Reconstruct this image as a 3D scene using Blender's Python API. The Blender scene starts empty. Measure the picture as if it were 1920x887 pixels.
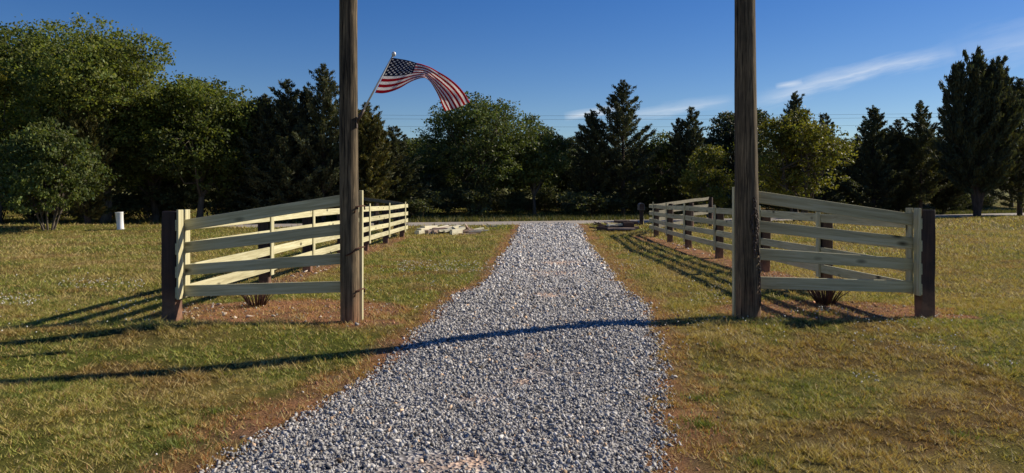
import bpy, bmesh, math, random
import numpy as np
from mathutils import Vector, Matrix
random.seed(7)
rng = np.random.default_rng(11)
SC = bpy.context.scene
COL = SC.collection

# ------------------------------------------------------------------ camera
F, EYE, HZ = 1390.0, 1.5, 370.0          # focal length (px of 1920), eye height, horizon row
cam = bpy.data.cameras.new('camera')
cam.sensor_width = 36.0
cam.lens = 36.0 * F / 1920.0
cam.shift_y = -(443.5 - HZ) / 1920.0
cam.clip_start, cam.clip_end = 0.05, 3000.0
camo = bpy.data.objects.new('camera', cam)
camo.location = (0, 0, EYE)
camo.rotation_euler = (math.radians(90), 0, 0)
COL.objects.link(camo)
SC.camera = camo

# ------------------------------------------------------------------ sky, sun, exposure
SUN_AZ = math.atan2(0.92, 0.385)          # clockwise from +Y
SUN_EL = math.radians(33)
SKY_STRENGTH, SUN_STRENGTH = 0.072, 5.0
world = bpy.data.worlds.new('World')
SC.world = world
world.use_nodes = True
wn, wl = world.node_tree.nodes, world.node_tree.links
wn.clear()


def wnode(t, **kw):
    n = wn.new(t)
    for k, v in kw.items():
        setattr(n, k, v)
    return n


def wmath(op, a, b=None, c=None, clamp=False):
    n = wnode('ShaderNodeMath', operation=op, use_clamp=clamp)
    for i, v in enumerate((a, b, c)):
        if v is None:
            continue
        if isinstance(v, (int, float)):
            n.inputs[i].default_value = v
        else:
            wl.new(v, n.inputs[i])
    return n.outputs[0]


sky = wnode('ShaderNodeTexSky', sky_type='NISHITA')
sky.sun_disc = False
sky.sun_elevation = SUN_EL
sky.sun_rotation = SUN_AZ
sky.altitude = 300
sky.air_density = 1.0
sky.dust_density = 0.15
sky.ozone_density = 3.0
tc = wnode('ShaderNodeTexCoord')
sep = wnode('ShaderNodeSeparateXYZ')
wl.new(tc.outputs['Generated'], sep.inputs[0])
dx, dy, dz = sep.outputs
ysafe = wmath('MAXIMUM', dy, 0.02)
U = wmath('DIVIDE', dx, ysafe)
V = wmath('DIVIDE', dz, ysafe)


def streak(u0, v0, u1, v1, half, soft, amp, seed, bow=0.0):
    """a wisp of cirrus between two directions of the sky"""
    L = math.hypot(u1 - u0, v1 - v0)
    cu, su = (u1 - u0) / L, (v1 - v0) / L
    a = wmath('SUBTRACT', U, u0)
    b = wmath('SUBTRACT', V, v0)
    s = wmath('ADD', wmath('MULTIPLY', a, cu / L), wmath('MULTIPLY', b, su / L))
    t = wmath('SUBTRACT', wmath('MULTIPLY', b, cu), wmath('MULTIPLY', a, su))
    comb = wnode('ShaderNodeCombineXYZ')
    wl.new(wmath('MULTIPLY', s, L * 9), comb.inputs[0])
    wl.new(wmath('MULTIPLY', t, 60.0), comb.inputs[1])
    comb.inputs[2].default_value = seed
    nz = wnode('ShaderNodeTexNoise')
    nz.inputs['Scale'].default_value = 1.6
    nz.inputs['Detail'].default_value = 5
    nz.inputs['Roughness'].default_value = 0.6
    wl.new(comb.outputs[0], nz.inputs['Vector'])
    w = nz.outputs[0]
    t = wmath('ADD', t, wmath('MULTIPLY', wmath('SUBTRACT', w, 0.5), half * 1.6))
    t = wmath('ADD', t, wmath('MULTIPLY', wmath('MULTIPLY', s, wmath('SUBTRACT', s, 1.0)), bow))
    m = wmath('SUBTRACT', 1.0, wmath('DIVIDE', wmath('ABSOLUTE', t), half), clamp=True)
    m = wmath('POWER', m, soft)
    e = wmath('MULTIPLY', wmath('MULTIPLY', s, wmath('SUBTRACT', 1.0, s)), 4.0, clamp=True)
    e = wmath('POWER', e, 0.7)
    return wmath('MULTIPLY', wmath('MULTIPLY', m, e), wmath('MULTIPLY', wmath('ADD', w, 0.25), amp))


clouds = None
for args in ((.325, .126, .60, .196, .017, 1.5, .62, 1.3, .02), (.355, .150, .392, .156, .005, 1.0, .55, 5.2),
             (.13, .105, .30, .132, .011, 1.2, .45, 8.1), (.07, .108, .15, .122, .007, 1.0, .8, 12.4),
             (.58, .185, .86, .25, .04, 1.5, .28, 19.1)):
    s_ = streak(*args)
    clouds = s_ if clouds is None else wmath('ADD', clouds, s_)
clouds = wmath('MINIMUM', clouds, 0.75)
mixc = wnode('ShaderNodeMix', data_type='RGBA')
mixc.inputs['B'].default_value = (10.0, 10.4, 10.8, 1)
hsv = wnode('ShaderNodeHueSaturation')
hsv.inputs['Saturation'].default_value = 1.38
hsv.inputs['Hue'].default_value = 0.517
wl.new(sky.outputs[0], hsv.inputs['Color'])
wl.new(hsv.outputs[0], mixc.inputs['A'])
wl.new(clouds, mixc.inputs['Factor'])
bg = wnode('ShaderNodeBackground')
bg.inputs['Strength'].default_value = SKY_STRENGTH
wl.new(mixc.outputs['Result'], bg.inputs['Color'])
wout = wnode('ShaderNodeOutputWorld')
wl.new(bg.outputs[0], wout.inputs['Surface'])

sl = bpy.data.lights.new('sun', 'SUN')
sl.energy = SUN_STRENGTH
sl.angle = math.radians(0.55)
sl.color = (1.0, 0.90, 0.74)
slo = bpy.data.objects.new('sun', sl)
to_sun = Vector((math.sin(SUN_AZ) * math.cos(SUN_EL), math.cos(SUN_AZ) * math.cos(SUN_EL), math.sin(SUN_EL)))
slo.rotation_euler = to_sun.to_track_quat('Z', 'Y').to_euler()
slo.location = (20, 10, 20)
COL.objects.link(slo)

vs = SC.view_settings
vs.view_transform = 'Standard'
vs.look = 'None'
vs.exposure = 0.3
vs.gamma = 1.0
vs.use_curve_mapping = False
SC.cycles.max_bounces = 6
SC.cycles.transparent_max_bounces = 4

# ------------------------------------------------------------------ helpers


def G(px, py, z=0.0):
    """the ground point that a pixel of the photograph shows"""
    Y = F * (EYE - z) / (py - HZ)
    return ((px - 960.0) / F * Y, Y)


def P(px, py, Y):
    return Vector(((px - 960.0) / F * Y, Y, EYE - (py - HZ) / F * Y))


def tag(o, label=None, cat=None, group=None, kind=None):
    if label: o['label'] = label
    if cat: o['category'] = cat
    if group: o['group'] = group
    if kind: o['kind'] = kind
    return o


def empty(name, loc=(0, 0, 0), rz=0.0):
    o = bpy.data.objects.new(name, None)
    o.location = loc
    o.rotation_euler = (0, 0, rz)
    o.empty_display_size = 0.2
    COL.objects.link(o)
    return o


def link(name, me, parent=None, loc=None, rot=None, scale=None):
    o = bpy.data.objects.new(name, me)
    COL.objects.link(o)
    if parent: o.parent = parent
    if loc is not None: o.location = loc
    if rot is not None: o.rotation_euler = rot
    if scale is not None: o.scale = scale
    return o


def mesh_np(name, v, f, mat=None, col=None, smooth=False, uv=None):
    """mesh from numpy arrays; f is (m,k); col is per-vertex (n,3)"""
    v = np.asarray(v, np.float32); f = np.asarray(f, np.int32)
    me = bpy.data.meshes.new(name)
    n, (m, k) = len(v), f.shape
    me.vertices.add(n)
    me.vertices.foreach_set('co', v.ravel())
    me.loops.add(m * k)
    me.loops.foreach_set('vertex_index', f.ravel())
    me.polygons.add(m)
    me.polygons.foreach_set('loop_start', np.arange(0, m * k, k, dtype=np.int32))
    me.polygons.foreach_set('loop_total', np.full(m, k, np.int32))
    if smooth:
        me.polygons.foreach_set('use_smooth', np.ones(m, bool))
    me.update(calc_edges=True)
    if col is not None:
        a = me.color_attributes.new('tint', 'FLOAT_COLOR', 'POINT')
        c = np.ones((n, 4), np.float32); c[:, :3] = col
        a.data.foreach_set('color', c.ravel())
    if uv is not None:
        l = me.uv_layers.new(name='UVMap')
        l.data.foreach_set('uv', np.asarray(uv, np.float32)[f.ravel()].ravel())
    if mat: me.materials.append(mat)
    return me


def bm_mesh(name, bm, mat, smooth=False):
    me = bpy.data.meshes.new(name)
    bm.to_mesh(me); bm.free()
    if mat: me.materials.append(mat)
    if smooth:
        for p in me.polygons: p.use_smooth = True
    return me


def sweep(path, secs, closed_ends=True):
    """sweep rings: path points (n,3), secs list of (n) lists of (a,b) in the local frame"""
    n = len(path)
    V, FQ = [], []
    k = len(secs[0])
    for i in range(n):
        p = Vector(path[i])
        d = Vector(path[min(i + 1, n - 1)]) - Vector(path[max(i - 1, 0)])
        d.normalize()
        up = Vector((0, 0, 1)) if abs(d.z) < .95 else Vector((0, 1, 0))
        s = d.cross(up).normalized()
        u = s.cross(d).normalized()
        for a, b in secs[i]:
            V.append(p + s * a + u * b)
    for i in range(n - 1):
        for j in range(k):
            FQ.append((i * k + j, i * k + (j + 1) % k, (i + 1) * k + (j + 1) % k, (i + 1) * k + j))
    return V, FQ


def tube_arrays(path, radii, k=6):
    secs = [[(r * math.cos(2 * math.pi * j / k), r * math.sin(2 * math.pi * j / k)) for j in range(k)] for r in radii]
    return sweep(path, secs)


def tube_mesh(name, path, radii, mat, k=8, caps=True):
    V, FQ = tube_arrays(path, radii, k)
    me = bpy.data.meshes.new(name)
    faces = list(FQ)
    if caps:
        n = len(path)
        faces.append(tuple(reversed(range(k))))
        faces.append(tuple(range((n - 1) * k, n * k)))
    me.from_pydata([tuple(v) for v in V], [], faces)
    me.materials.append(mat)
    for p in me.polygons: p.use_smooth = len(p.vertices) == 4
    return me


def board_mesh(name, sx, sy, sz, mat, bev=.004, cuts=0, jit=0.0, seed=0):
    bm = bmesh.new()
    bmesh.ops.create_cube(bm, size=1.0)
    bmesh.ops.scale(bm, vec=(sx, sy, sz), verts=bm.verts)
    bmesh.ops.bevel(bm, geom=list(bm.edges), offset=bev, segments=1, affect='EDGES')
    if cuts:
        lng = [e for e in bm.edges if e.calc_length() > max(sx, sy, sz) * .6]
        bmesh.ops.subdivide_edges(bm, edges=lng, cuts=cuts, use_grid_fill=True)
    if jit:
        r = random.Random(seed)
        for v in bm.verts:
            v.co += Vector((r.uniform(-jit, jit), r.uniform(-jit, jit), r.uniform(-jit, jit)))
    return bm_mesh(name, bm, mat)


def between(o, a, b):
    """lay a mesh whose long axis is local X between two points, its Z kept upright"""
    a, b = Vector(a), Vector(b)
    d = (b - a).normalized()
    s = Vector((0, 0, 1)).cross(d).normalized()
    u = d.cross(s)
    m = Matrix((d, s, u)).transposed().to_4x4()
    m.translation = (a + b) / 2
    o.matrix_local = m
    return o


# value noise for patches of grass, soil and height
_tab = np.random.default_rng(5).random((256, 256))


def vnoise(x, y, s, seed=0):
    x = np.asarray(x, float) * s + seed * 17.3; y = np.asarray(y, float) * s + seed * 9.1
    xi, yi = np.floor(x).astype(int), np.floor(y).astype(int)
    fx, fy = x - xi, y - yi
    fx, fy = fx * fx * (3 - 2 * fx), fy * fy * (3 - 2 * fy)
    t = lambda i, j: _tab[(xi + i) & 255, (yi + j) & 255]
    return (t(0, 0) * (1 - fx) + t(1, 0) * fx) * (1 - fy) + (t(0, 1) * (1 - fx) + t(1, 1) * fx) * fy


def fbm(x, y, s, seed=0, o=4):
    r, a, tot = 0, 1.0, 0
    for i in range(o):
        r = r + a * vnoise(x, y, s * 2 ** i, seed + i * 3); tot += a; a *= .55
    return r / tot


def sstep(a, b, x):
    t = np.clip((np.asarray(x, float) - a) / (b - a), 0, 1)
    return t * t * (3 - 2 * t)


def gauss(x, y, cx, cy, sx, sy):
    return np.exp(-((x - cx) / sx) ** 2 - ((y - cy) / sy) ** 2)


# the driveway's two edges, read from the photograph
_L = [(978, 422), (965, 446), (950, 474), (932, 500), (916, 524), (902, 541), (858, 553), (820, 599), (770, 640), (700, 690), (640, 738), (560, 790), (470, 834), (372, 887), (230, 950)]
_R = [(1084, 422), (1103, 458), (1137, 505), (1169, 550), (1205, 572), (1211, 599), (1222, 640), (1238, 700), (1246, 760), (1232, 820), (1212, 887), (1190, 950)]
_LG = sorted([G(*p)[::-1] for p in _L]); _RG = sorted([G(*p)[::-1] for p in _R])
_ly, _lx = np.array(_LG).T; _ry, _rx = np.array(_RG).T


def drive_edges(y):
    y = np.asarray(y, float)
    l = np.interp(y, _ly, _lx) + (fbm(y, y * 0, 1.7, 3) - .5) * .22
    r = np.interp(y, _ry, _rx) + (fbm(y, y * 0 + 9, 1.7, 4) - .5) * .22
    l = l - np.maximum(0, 3.6 - y) * .55
    return l, r


# the road's centre line
_road = [(-140, 14), (-70, 25.5), (-40, 31.5), (-21, 36.6), (-8, 40.6), (0, 43.2), (9, 46.6), (20, 51.2), (38, 61.5), (60, 75), (110, 108), (160, 140)]
_rdx, _rdy = np.array(_road).T


def road_y(x):
    return np.interp(x, _rdx, _rdy)


def gz(x, y):
    x = np.asarray(x, float); y = np.asarray(y, float)
    z = (fbm(x, y, .25, 8, 3) - .5) * .05 * sstep(3, 8, np.abs(y) + 2)
    z = z + .045 * gauss(x, y, .9, 8.0, 1.6, 1.1) - .055 * gauss(x, y, -2.6, 6.5, 2.3, 1.0)
    z = z + .09 * gauss(x, y, -3.9, 8.15, 1.5, .42) + .03 * gauss(x, y, 3.9, 8.6, 1.5, .5)
    d = y - road_y(x)
    z = z * (1 - sstep(-9, -4, d))
    z = z - .12 * gauss(d, 0, 5.5, 0, 1.7, 1) + 1.1 * sstep(6, 26, d) + 5.5 * sstep(24, 120, d) + 9 * sstep(110, 420, d)
    z = z + .27 * np.exp(-((y - 32.6 - (x + 21) * .10) / 2.2) ** 2) * sstep(-10.5, -15.5, x)
    return z


def gz1(x, y):
    return float(gz(np.array([x]), np.array([y]))[0])


def Gt(px, py):
    """the first point of the uneven ground that a pixel looks at"""
    for Y in np.arange(4, 70, .05):
        X = (px - 960) / F * Y
        if EYE - (py - HZ) / F * Y <= gz1(X, Y): return X, Y
    return G(px, py)


LF, RF = -4.10, 5.12          # the two fence lines
LPOLE, RPOLE = (-1.955, 8.91), (2.88, 9.06)


def soil_mask(x, y):
    l, r = drive_edges(y)
    n = fbm(x, y, 1.3, 21); n2 = fbm(x, y, 5.0, 22)
    k = (n - .5) * 1.1 + (n2 - .5) * .6
    wl_ = .30 + .22 * sstep(10, 4, y) + .12 * sstep(12, 24, y)
    dl = (l - x) / wl_
    dr = (x - r) / (.42 + .22 * sstep(11, 18, y))
    m = sstep(1.25, .35, dl + k) * (dl > -4) * (x < (l + r) / 2) + sstep(1.15, .25, dr + k) * (x >= (l + r) / 2)
    m = m * sstep(2.5, -1, y - 41)
    bed = sstep(.45, .62, gauss(x, y, -3.0, 9.75, 2.0, 1.35) + k * .25)
    bed = np.maximum(bed, sstep(.45, .62, gauss(x, y, -1.8, 8.85, .7, .35) + k * .3))
    bed = np.maximum(bed, sstep(.45, .62, gauss(x, y, 4.1, 9.75, 1.9, 1.15) + k * .25))
    bed = np.maximum(bed, sstep(.5, .65, gauss(x, y, 5.45, 9.2, .55, .3) + k * .3))
    bed = np.maximum(bed, sstep(.45, .65, np.exp(-((x - RF + .15) / .5) ** 2) * sstep(11, 13, y) * sstep(30, 28, y) + k * .45))
    bed = np.maximum(bed, .8 * sstep(.5, .7, np.exp(-((x - LF - .05) / .38) ** 2) * sstep(11, 13, y) * sstep(29, 27, y) + k * .55))
    return np.clip(np.maximum(m * (.55 + .45 * sstep(.36, .56, fbm(x, y, 3.3, 24))), bed), 0, 1)


GREEN = np.array([.165, .190, .040]); OLIVE = np.array([.270, .232, .064]); TAN = np.array([.40, .285, .125])
BROWN = np.array([.215, .125, .055]); SOIL = np.array([.36, .185, .100]); STRAW = np.array([.54, .40, .17])


def lawn_colour(x, y, jit=0):
    n = fbm(x, y, .55, 31); m = fbm(x, y, 1.9, 32); b = fbm(x, y, 1.1, 35, 3)
    g = np.clip((n - .42) * 2.6 + (m - .5) * 1.4 + .28, 0, 1)
    # greener between the left fence and the drive, browner on the near right
    g = np.clip(g + .50 * gauss(x, y, -2.2, 15, 2.3, 12) + .18 * gauss(x, y, -5, 6, 3, 3) + .20 * sstep(1, -6, x) - .22 * gauss(x, y, 3.2, 5.0, 3.4, 3.2) + .05
                - .25 * sstep(6, 12, x) + jit, 0, 1)
    c = OLIVE[None] * (1 - g[:, None]) + GREEN[None] * g[:, None]
    t = np.clip((b - .5) * 2.4 + (m - .5) * .9 + .18 - .30 * g + .20 * gauss(x, y, 3.0, 13, 2.0, 9) + .14 * sstep(5, 14, x), 0, .7)
    c = c * (1 - t[:, None]) + TAN[None] * t[:, None]
    br = np.clip((fbm(x, y, 1.5, 41) - .53) * 3.2 + .28 * gauss(x, y, 3.6, 4.6, 3, 2.4) + .16 * gauss(x, y, -4, 5, 3.5, 2), 0, .75)
    c = c * (1 - br[:, None]) + BROWN[None] * br[:, None]
    return c


# ------------------------------------------------------------------ materials


def nodes_of(name):
    m = bpy.data.materials.new(name)
    m.use_nodes = True
    nt = m.node_tree
    b = nt.nodes['Principled BSDF']
    b.inputs['Specular IOR Level'].default_value = .25
    return m, nt, b


def N(nt, t, **kw):
    n = nt.nodes.new(t)
    for k, v in kw.items():
        if k in ('scale', 'detail', 'rough', 'dist'):
            n.inputs[{'scale': 'Scale', 'detail': 'Detail', 'rough': 'Roughness', 'dist': 'Distortion'}[k]].default_value = v
        else:
            setattr(n, k, v)
    return n


def ramp(nt, src, stops):
    r = nt.nodes.new('ShaderNodeValToRGB')
    el = r.color_ramp.elements
    while len(el) < len(stops): el.new(.5)
    for e, (p, c) in zip(el, stops):
        e.position = p; e.color = (*c, 1) if len(c) == 3 else c
    nt.links.new(src, r.inputs[0])
    return r.outputs[0]


def mixcol(nt, f, a, b, mode='MIX'):
    n = nt.nodes.new('ShaderNodeMix'); n.data_type = 'RGBA'; n.blend_type = mode
    for sock, v in ((n.inputs['Factor'], f), (n.inputs['A'], a), (n.inputs['B'], b)):
        if isinstance(v, (int, float)): sock.default_value = v
        elif isinstance(v, tuple): sock.default_value = (*v, 1)
        else: nt.links.new(v, sock)
    return n.outputs['Result']


def bump(nt, b, h, strength=.4, dist=.01):
    n = nt.nodes.new('ShaderNodeBump')
    n.inputs['Strength'].default_value = strength; n.inputs['Distance'].default_value = dist
    nt.links.new(h, n.inputs['Height']); nt.links.new(n.outputs[0], b.inputs['Normal'])


def coords(nt, scale=(1, 1, 1), kind='Object', rand=True):
    tc = nt.nodes.new('ShaderNodeTexCoord')
    mp = nt.nodes.new('ShaderNodeMapping')
    mp.inputs['Scale'].default_value = scale
    nt.links.new(tc.outputs[kind], mp.inputs['Vector'])
    if rand:
        oi = nt.nodes.new('ShaderNodeObjectInfo')
        mu = nt.nodes.new('ShaderNodeMath'); mu.operation = 'MULTIPLY'; mu.inputs[1].default_value = 37.0
        nt.links.new(oi.outputs['Random'], mu.inputs[0])
        cb = nt.nodes.new('ShaderNodeCombineXYZ')
        for i in range(3): nt.links.new(mu.outputs[0], cb.inputs[i])
        nt.links.new(cb.outputs[0], mp.inputs['Location'])
    return mp.outputs[0]


def wood_mat(name, base, dark, light, along='X', grain=26, knots=True, rough=.75, relief=.25, lo=.3, hi=.7, stain=None):
    m, nt, b = nodes_of(name)
    sc = [grain, grain, grain]; sc['XYZ'.index(along)] = grain * .05
    co = coords(nt, tuple(sc))
    n1 = N(nt, 'ShaderNodeTexNoise', scale=1.0, detail=6, rough=.62, dist=.6); nt.links.new(co, n1.inputs['Vector'])
    n2 = N(nt, 'ShaderNodeTexNoise', scale=.22, detail=3, rough=.5); nt.links.new(co, n2.inputs['Vector'])
    c = ramp(nt, n1.outputs[0], [(lo, dark), (.5, base), (hi, light)])
    c = mixcol(nt, .35, c, ramp(nt, n2.outputs[0], [(.3, tuple(x * .62 for x in base)), (.7, tuple(min(1, x * 1.2) for x in light))]), 'MIX')
    if knots:
        sk = [4.6, 4.6, 4.6]; sk['XYZ'.index(along)] = 1.9
        vo = N(nt, 'ShaderNodeTexVoronoi', scale=1.0); nt.links.new(coords(nt, tuple(sk)), vo.inputs['Vector'])
        kf = ramp(nt, vo.outputs['Distance'], [(.07, (1, 1, 1)), (.10, (.75, .75, .75)), (.19, (0, 0, 0))])
        c = mixcol(nt, kf, c, tuple(x * .14 for x in base))
    if stain:
        n3 = N(nt, 'ShaderNodeTexNoise', scale=2.2, detail=4, rough=.6); nt.links.new(coords(nt), n3.inputs['Vector'])
        c = mixcol(nt, ramp(nt, n3.outputs[0], [(.5, (0, 0, 0)), (.72, (.7, .7, .7))]), c, stain)
    oi = nt.nodes.new('ShaderNodeObjectInfo')
    v = ramp(nt, oi.outputs['Random'], [(0, (.86, .86, .86)), (1, (1.0, 1.0, .97))])
    c = mixcol(nt, 1.0, c, v, 'MULTIPLY')
    nt.links.new(c, b.inputs['Base Color'])
    b.inputs['Roughness'].default_value = rough
    bump(nt, b, n1.outputs[0], relief, .004)
    return m


M = {}
M['pine'] = wood_mat('treated_pine', (.57, .52, .30), (.32, .27, .145), (.70, .655, .43), 'X', grain=34, lo=.30, hi=.62)
M['dark_pine'] = wood_mat('dark_rail_wood', (.17, .155, .115), (.08, .07, .05), (.26, .235, .175), 'X')  # darker grey-brown rail wood for the outer stretch of both fence wings
M['pine_v'] = M['pine']
M['creosote'] = wood_mat('dark_post_wood', (.050, .036, .032), (.022, .017, .016), (.10, .066, .054), 'Z', grain=30, knots=False, rough=.85, relief=.6, stain=(.12, .062, .042))
M['pole'] = wood_mat('weathered_pole_wood', (.098, .078, .053), (.016, .013, .010), (.24, .185, .12), 'Z', grain=46, knots=False, rough=.9, relief=1.0, lo=.38, hi=.62)
M['scrap_brown'] = wood_mat('weathered_scrap_wood', (.42, .30, .23), (.20, .13, .10), (.60, .47, .37), 'X', knots=False, rough=.85)
M['scrap_pale'] = wood_mat('pale_scrap_wood', (.76, .70, .50), (.55, .48, .32), (.84, .79, .60), 'X', knots=False)
M['scrap_dark'] = wood_mat('dark_scrap_wood', (.07, .045, .035), (.03, .02, .018), (.14, .09, .07), 'X', knots=False, rough=.9)


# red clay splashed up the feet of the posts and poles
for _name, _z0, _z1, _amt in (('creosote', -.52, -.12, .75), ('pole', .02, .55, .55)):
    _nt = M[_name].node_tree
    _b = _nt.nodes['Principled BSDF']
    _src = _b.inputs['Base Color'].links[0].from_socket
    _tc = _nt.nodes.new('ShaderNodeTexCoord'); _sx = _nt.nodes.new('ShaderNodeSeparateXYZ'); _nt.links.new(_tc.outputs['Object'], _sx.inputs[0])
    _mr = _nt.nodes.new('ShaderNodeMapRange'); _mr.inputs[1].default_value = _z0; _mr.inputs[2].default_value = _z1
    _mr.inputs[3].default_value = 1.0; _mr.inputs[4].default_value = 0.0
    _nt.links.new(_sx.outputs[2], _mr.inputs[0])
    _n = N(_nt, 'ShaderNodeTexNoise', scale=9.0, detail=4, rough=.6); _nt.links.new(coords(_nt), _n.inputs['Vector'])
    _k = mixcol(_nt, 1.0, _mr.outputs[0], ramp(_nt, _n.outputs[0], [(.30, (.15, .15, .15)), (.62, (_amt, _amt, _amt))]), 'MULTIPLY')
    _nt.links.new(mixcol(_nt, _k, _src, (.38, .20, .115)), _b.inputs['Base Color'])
_nt = M['pole'].node_tree
_b = _nt.nodes['Principled BSDF']
_src = _b.inputs['Base Color'].links[0].from_socket
_n = N(_nt, 'ShaderNodeTexNoise', scale=1.0, detail=3, rough=.5, dist=.4); _nt.links.new(coords(_nt, (70, 70, 1.6)), _n.inputs['Vector'])
_crack = ramp(_nt, _n.outputs[0], [(.36, (.16, .15, .14)), (.43, (1, 1, 1))])
_n2 = N(_nt, 'ShaderNodeTexNoise', scale=1.0, detail=5, rough=.65); _nt.links.new(coords(_nt, (5, 5, 1.4)), _n2.inputs['Vector'])
_mott = ramp(_nt, _n2.outputs[0], [(.35, (.55, .56, .58)), (.65, (1.3, 1.22, 1.1))])
_nt.links.new(mixcol(_nt, 1.0, mixcol(_nt, 1.0, _src, _crack, 'MULTIPLY'), _mott, 'MULTIPLY'), _b.inputs['Base Color'])


def plain(name, c, rough=.6, metal=0.0, var=.25, scale=30, spec=.3):
    m, nt, b = nodes_of(name)
    n = N(nt, 'ShaderNodeTexNoise', scale=scale, detail=4, rough=.6); nt.links.new(coords(nt), n.inputs['Vector'])
    cc = ramp(nt, n.outputs[0], [(.3, tuple(x * (1 - var) for x in c)), (.7, tuple(min(1, x * (1 + var)) for x in c))])
    nt.links.new(cc, b.inputs['Base Color'])
    b.inputs['Roughness'].default_value = rough; b.inputs['Metallic'].default_value = metal
    b.inputs['Specular IOR Level'].default_value = spec
    bump(nt, b, n.outputs[0], .15, .003)
    return m


M['rust'] = plain('rusty_iron', (.10, .045, .028), .85, .2, .5)
M['chain'] = plain('weathered_chain_iron', (.11, .085, .07), .6, .6, .5, 60)
M['white_plastic'] = plain('white_pipe_plastic', (.82, .82, .78), .45, 0, .06)
M['pole_metal'] = plain('white_flagstaff_paint', (.62, .62, .60), .4, .2, .08)
M['asphalt'] = plain('worn_road_surface', (.31, .275, .235), .95, 0, .22, 3)
M['box_metal'] = plain('grey_mailbox_metal', (.16, .15, .14), .55, .3, .3)
M['wire'] = plain('black_wire', (.03, .03, .035), .6)
M['stone'] = plain('pale_quartz_stone', (.60, .50, .40), .9, 0, .3, 20)
M['twig'] = plain('dark_twig_bark', (.085, .045, .035), .9, 0, .4, 40)


def bark_mat(name, c):
    m, nt, b = nodes_of(name)
    n = N(nt, 'ShaderNodeTexNoise', scale=1, detail=5, rough=.65); nt.links.new(coords(nt, (9, 9, 2)), n.inputs['Vector'])
    nt.links.new(ramp(nt, n.outputs[0], [(.3, tuple(x * .45 for x in c)), (.7, tuple(x * 1.35 for x in c))]), b.inputs['Base Color'])
    b.inputs['Roughness'].default_value = .95
    bump(nt, b, n.outputs[0], .8, .03)
    return m


M['bark'] = bark_mat('grey_brown_bark', (.13, .105, .08))
M['bark_dark'] = bark_mat('dark_cedar_bark', (.085, .06, .048))


def leaf_mat(name, c, trans=.35, var=.35, rough=.55):
    m, nt, b = nodes_of(name)
    at = nt.nodes.new('ShaderNodeAttribute'); at.attribute_name = 'tint'
    oi = nt.nodes.new('ShaderNodeObjectInfo')
    v = ramp(nt, oi.outputs['Random'], [(0, (.85, .86, .9)), (1, (1.12, 1.06, 1.0))])
    cc = mixcol(nt, 1.0, mixcol(nt, 1.0, c, at.outputs['Color'], 'MULTIPLY'), v, 'MULTIPLY')
    nt.links.new(cc, b.inputs['Base Color'])
    b.inputs['Roughness'].default_value = rough
    tr = nt.nodes.new('ShaderNodeBsdfTranslucent')
    t2 = mixcol(nt, 1.0, cc, (1.25, 1.25, .55), 'MULTIPLY')
    nt.links.new(t2, tr.inputs['Color'])
    mx = nt.nodes.new('ShaderNodeMixShader'); mx.inputs[0].default_value = trans
    nt.links.new(b.outputs[0], mx.inputs[1]); nt.links.new(tr.outputs[0], mx.inputs[2])
    nt.links.new(mx.outputs[0], nt.nodes['Material Output'].inputs['Surface'])
    return m


M['leaf_oak'] = leaf_mat('oak_leaves', (.130, .158, .040), .45)
M['leaf_mid'] = leaf_mat('broad_leaves', (.095, .125, .038), .33)
M['leaf_bush'] = leaf_mat('glossy_bush_leaves', (.108, .138, .040), .36, rough=.6)
M['leaf_yellow'] = leaf_mat('yellow_green_leaves', (.165, .165, .024), .42)
M['leaf_myrtle'] = leaf_mat('yellow_green_small_leaves', (.135, .140, .028), .40)
M['leaf_dark'] = leaf_mat('dark_leaves', (.058, .070, .028), .28)
M['leaf_under'] = leaf_mat('undergrowth_leaves', (.105, .120, .055), .30)
M['leaf_cedar'] = leaf_mat('cedar_needles', (.074, .084, .044), .20, rough=.75)
M['leaf_cedar_olive'] = leaf_mat('olive_cedar_needles', (.085, .085, .026), .2, rough=.75)
M['grass'] = leaf_mat('grass_blades', (1.0, 1.0, 1.0), .25, rough=.65)
M['weed'] = leaf_mat('roadside_weeds', (1.0, 1.0, 1.0), .3, rough=.65)

# ground: colour from the patches worked out above, broken up by fine noise
m, nt, b = nodes_of('lawn_and_red_soil')
at = nt.nodes.new('ShaderNodeAttribute'); at.attribute_name = 'tint'
gn = N(nt, 'ShaderNodeTexNoise', scale=70, detail=4, rough=.75); nt.links.new(coords(nt, rand=False), gn.inputs['Vector'])
gn2 = N(nt, 'ShaderNodeTexNoise', scale=5, detail=5, rough=.65); nt.links.new(coords(nt, rand=False), gn2.inputs['Vector'])
c = mixcol(nt, 1.0, at.outputs['Color'], ramp(nt, gn.outputs[0], [(.34, (.22, .21, .20)), (.66, (1.6, 1.55, 1.45))]), 'MULTIPLY')
c = mixcol(nt, 1.0, c, ramp(nt, gn2.outputs[0], [(.3, (.75, .75, .75)), (.7, (1.15, 1.15, 1.15))]), 'MULTIPLY')
nt.links.new(c, b.inputs['Base Color']); b.inputs['Roughness'].default_value = 1.0
b.inputs['Specular IOR Level'].default_value = .05
bump(nt, b, gn.outputs[0], .9, .03)
M['ground'] = m

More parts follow.
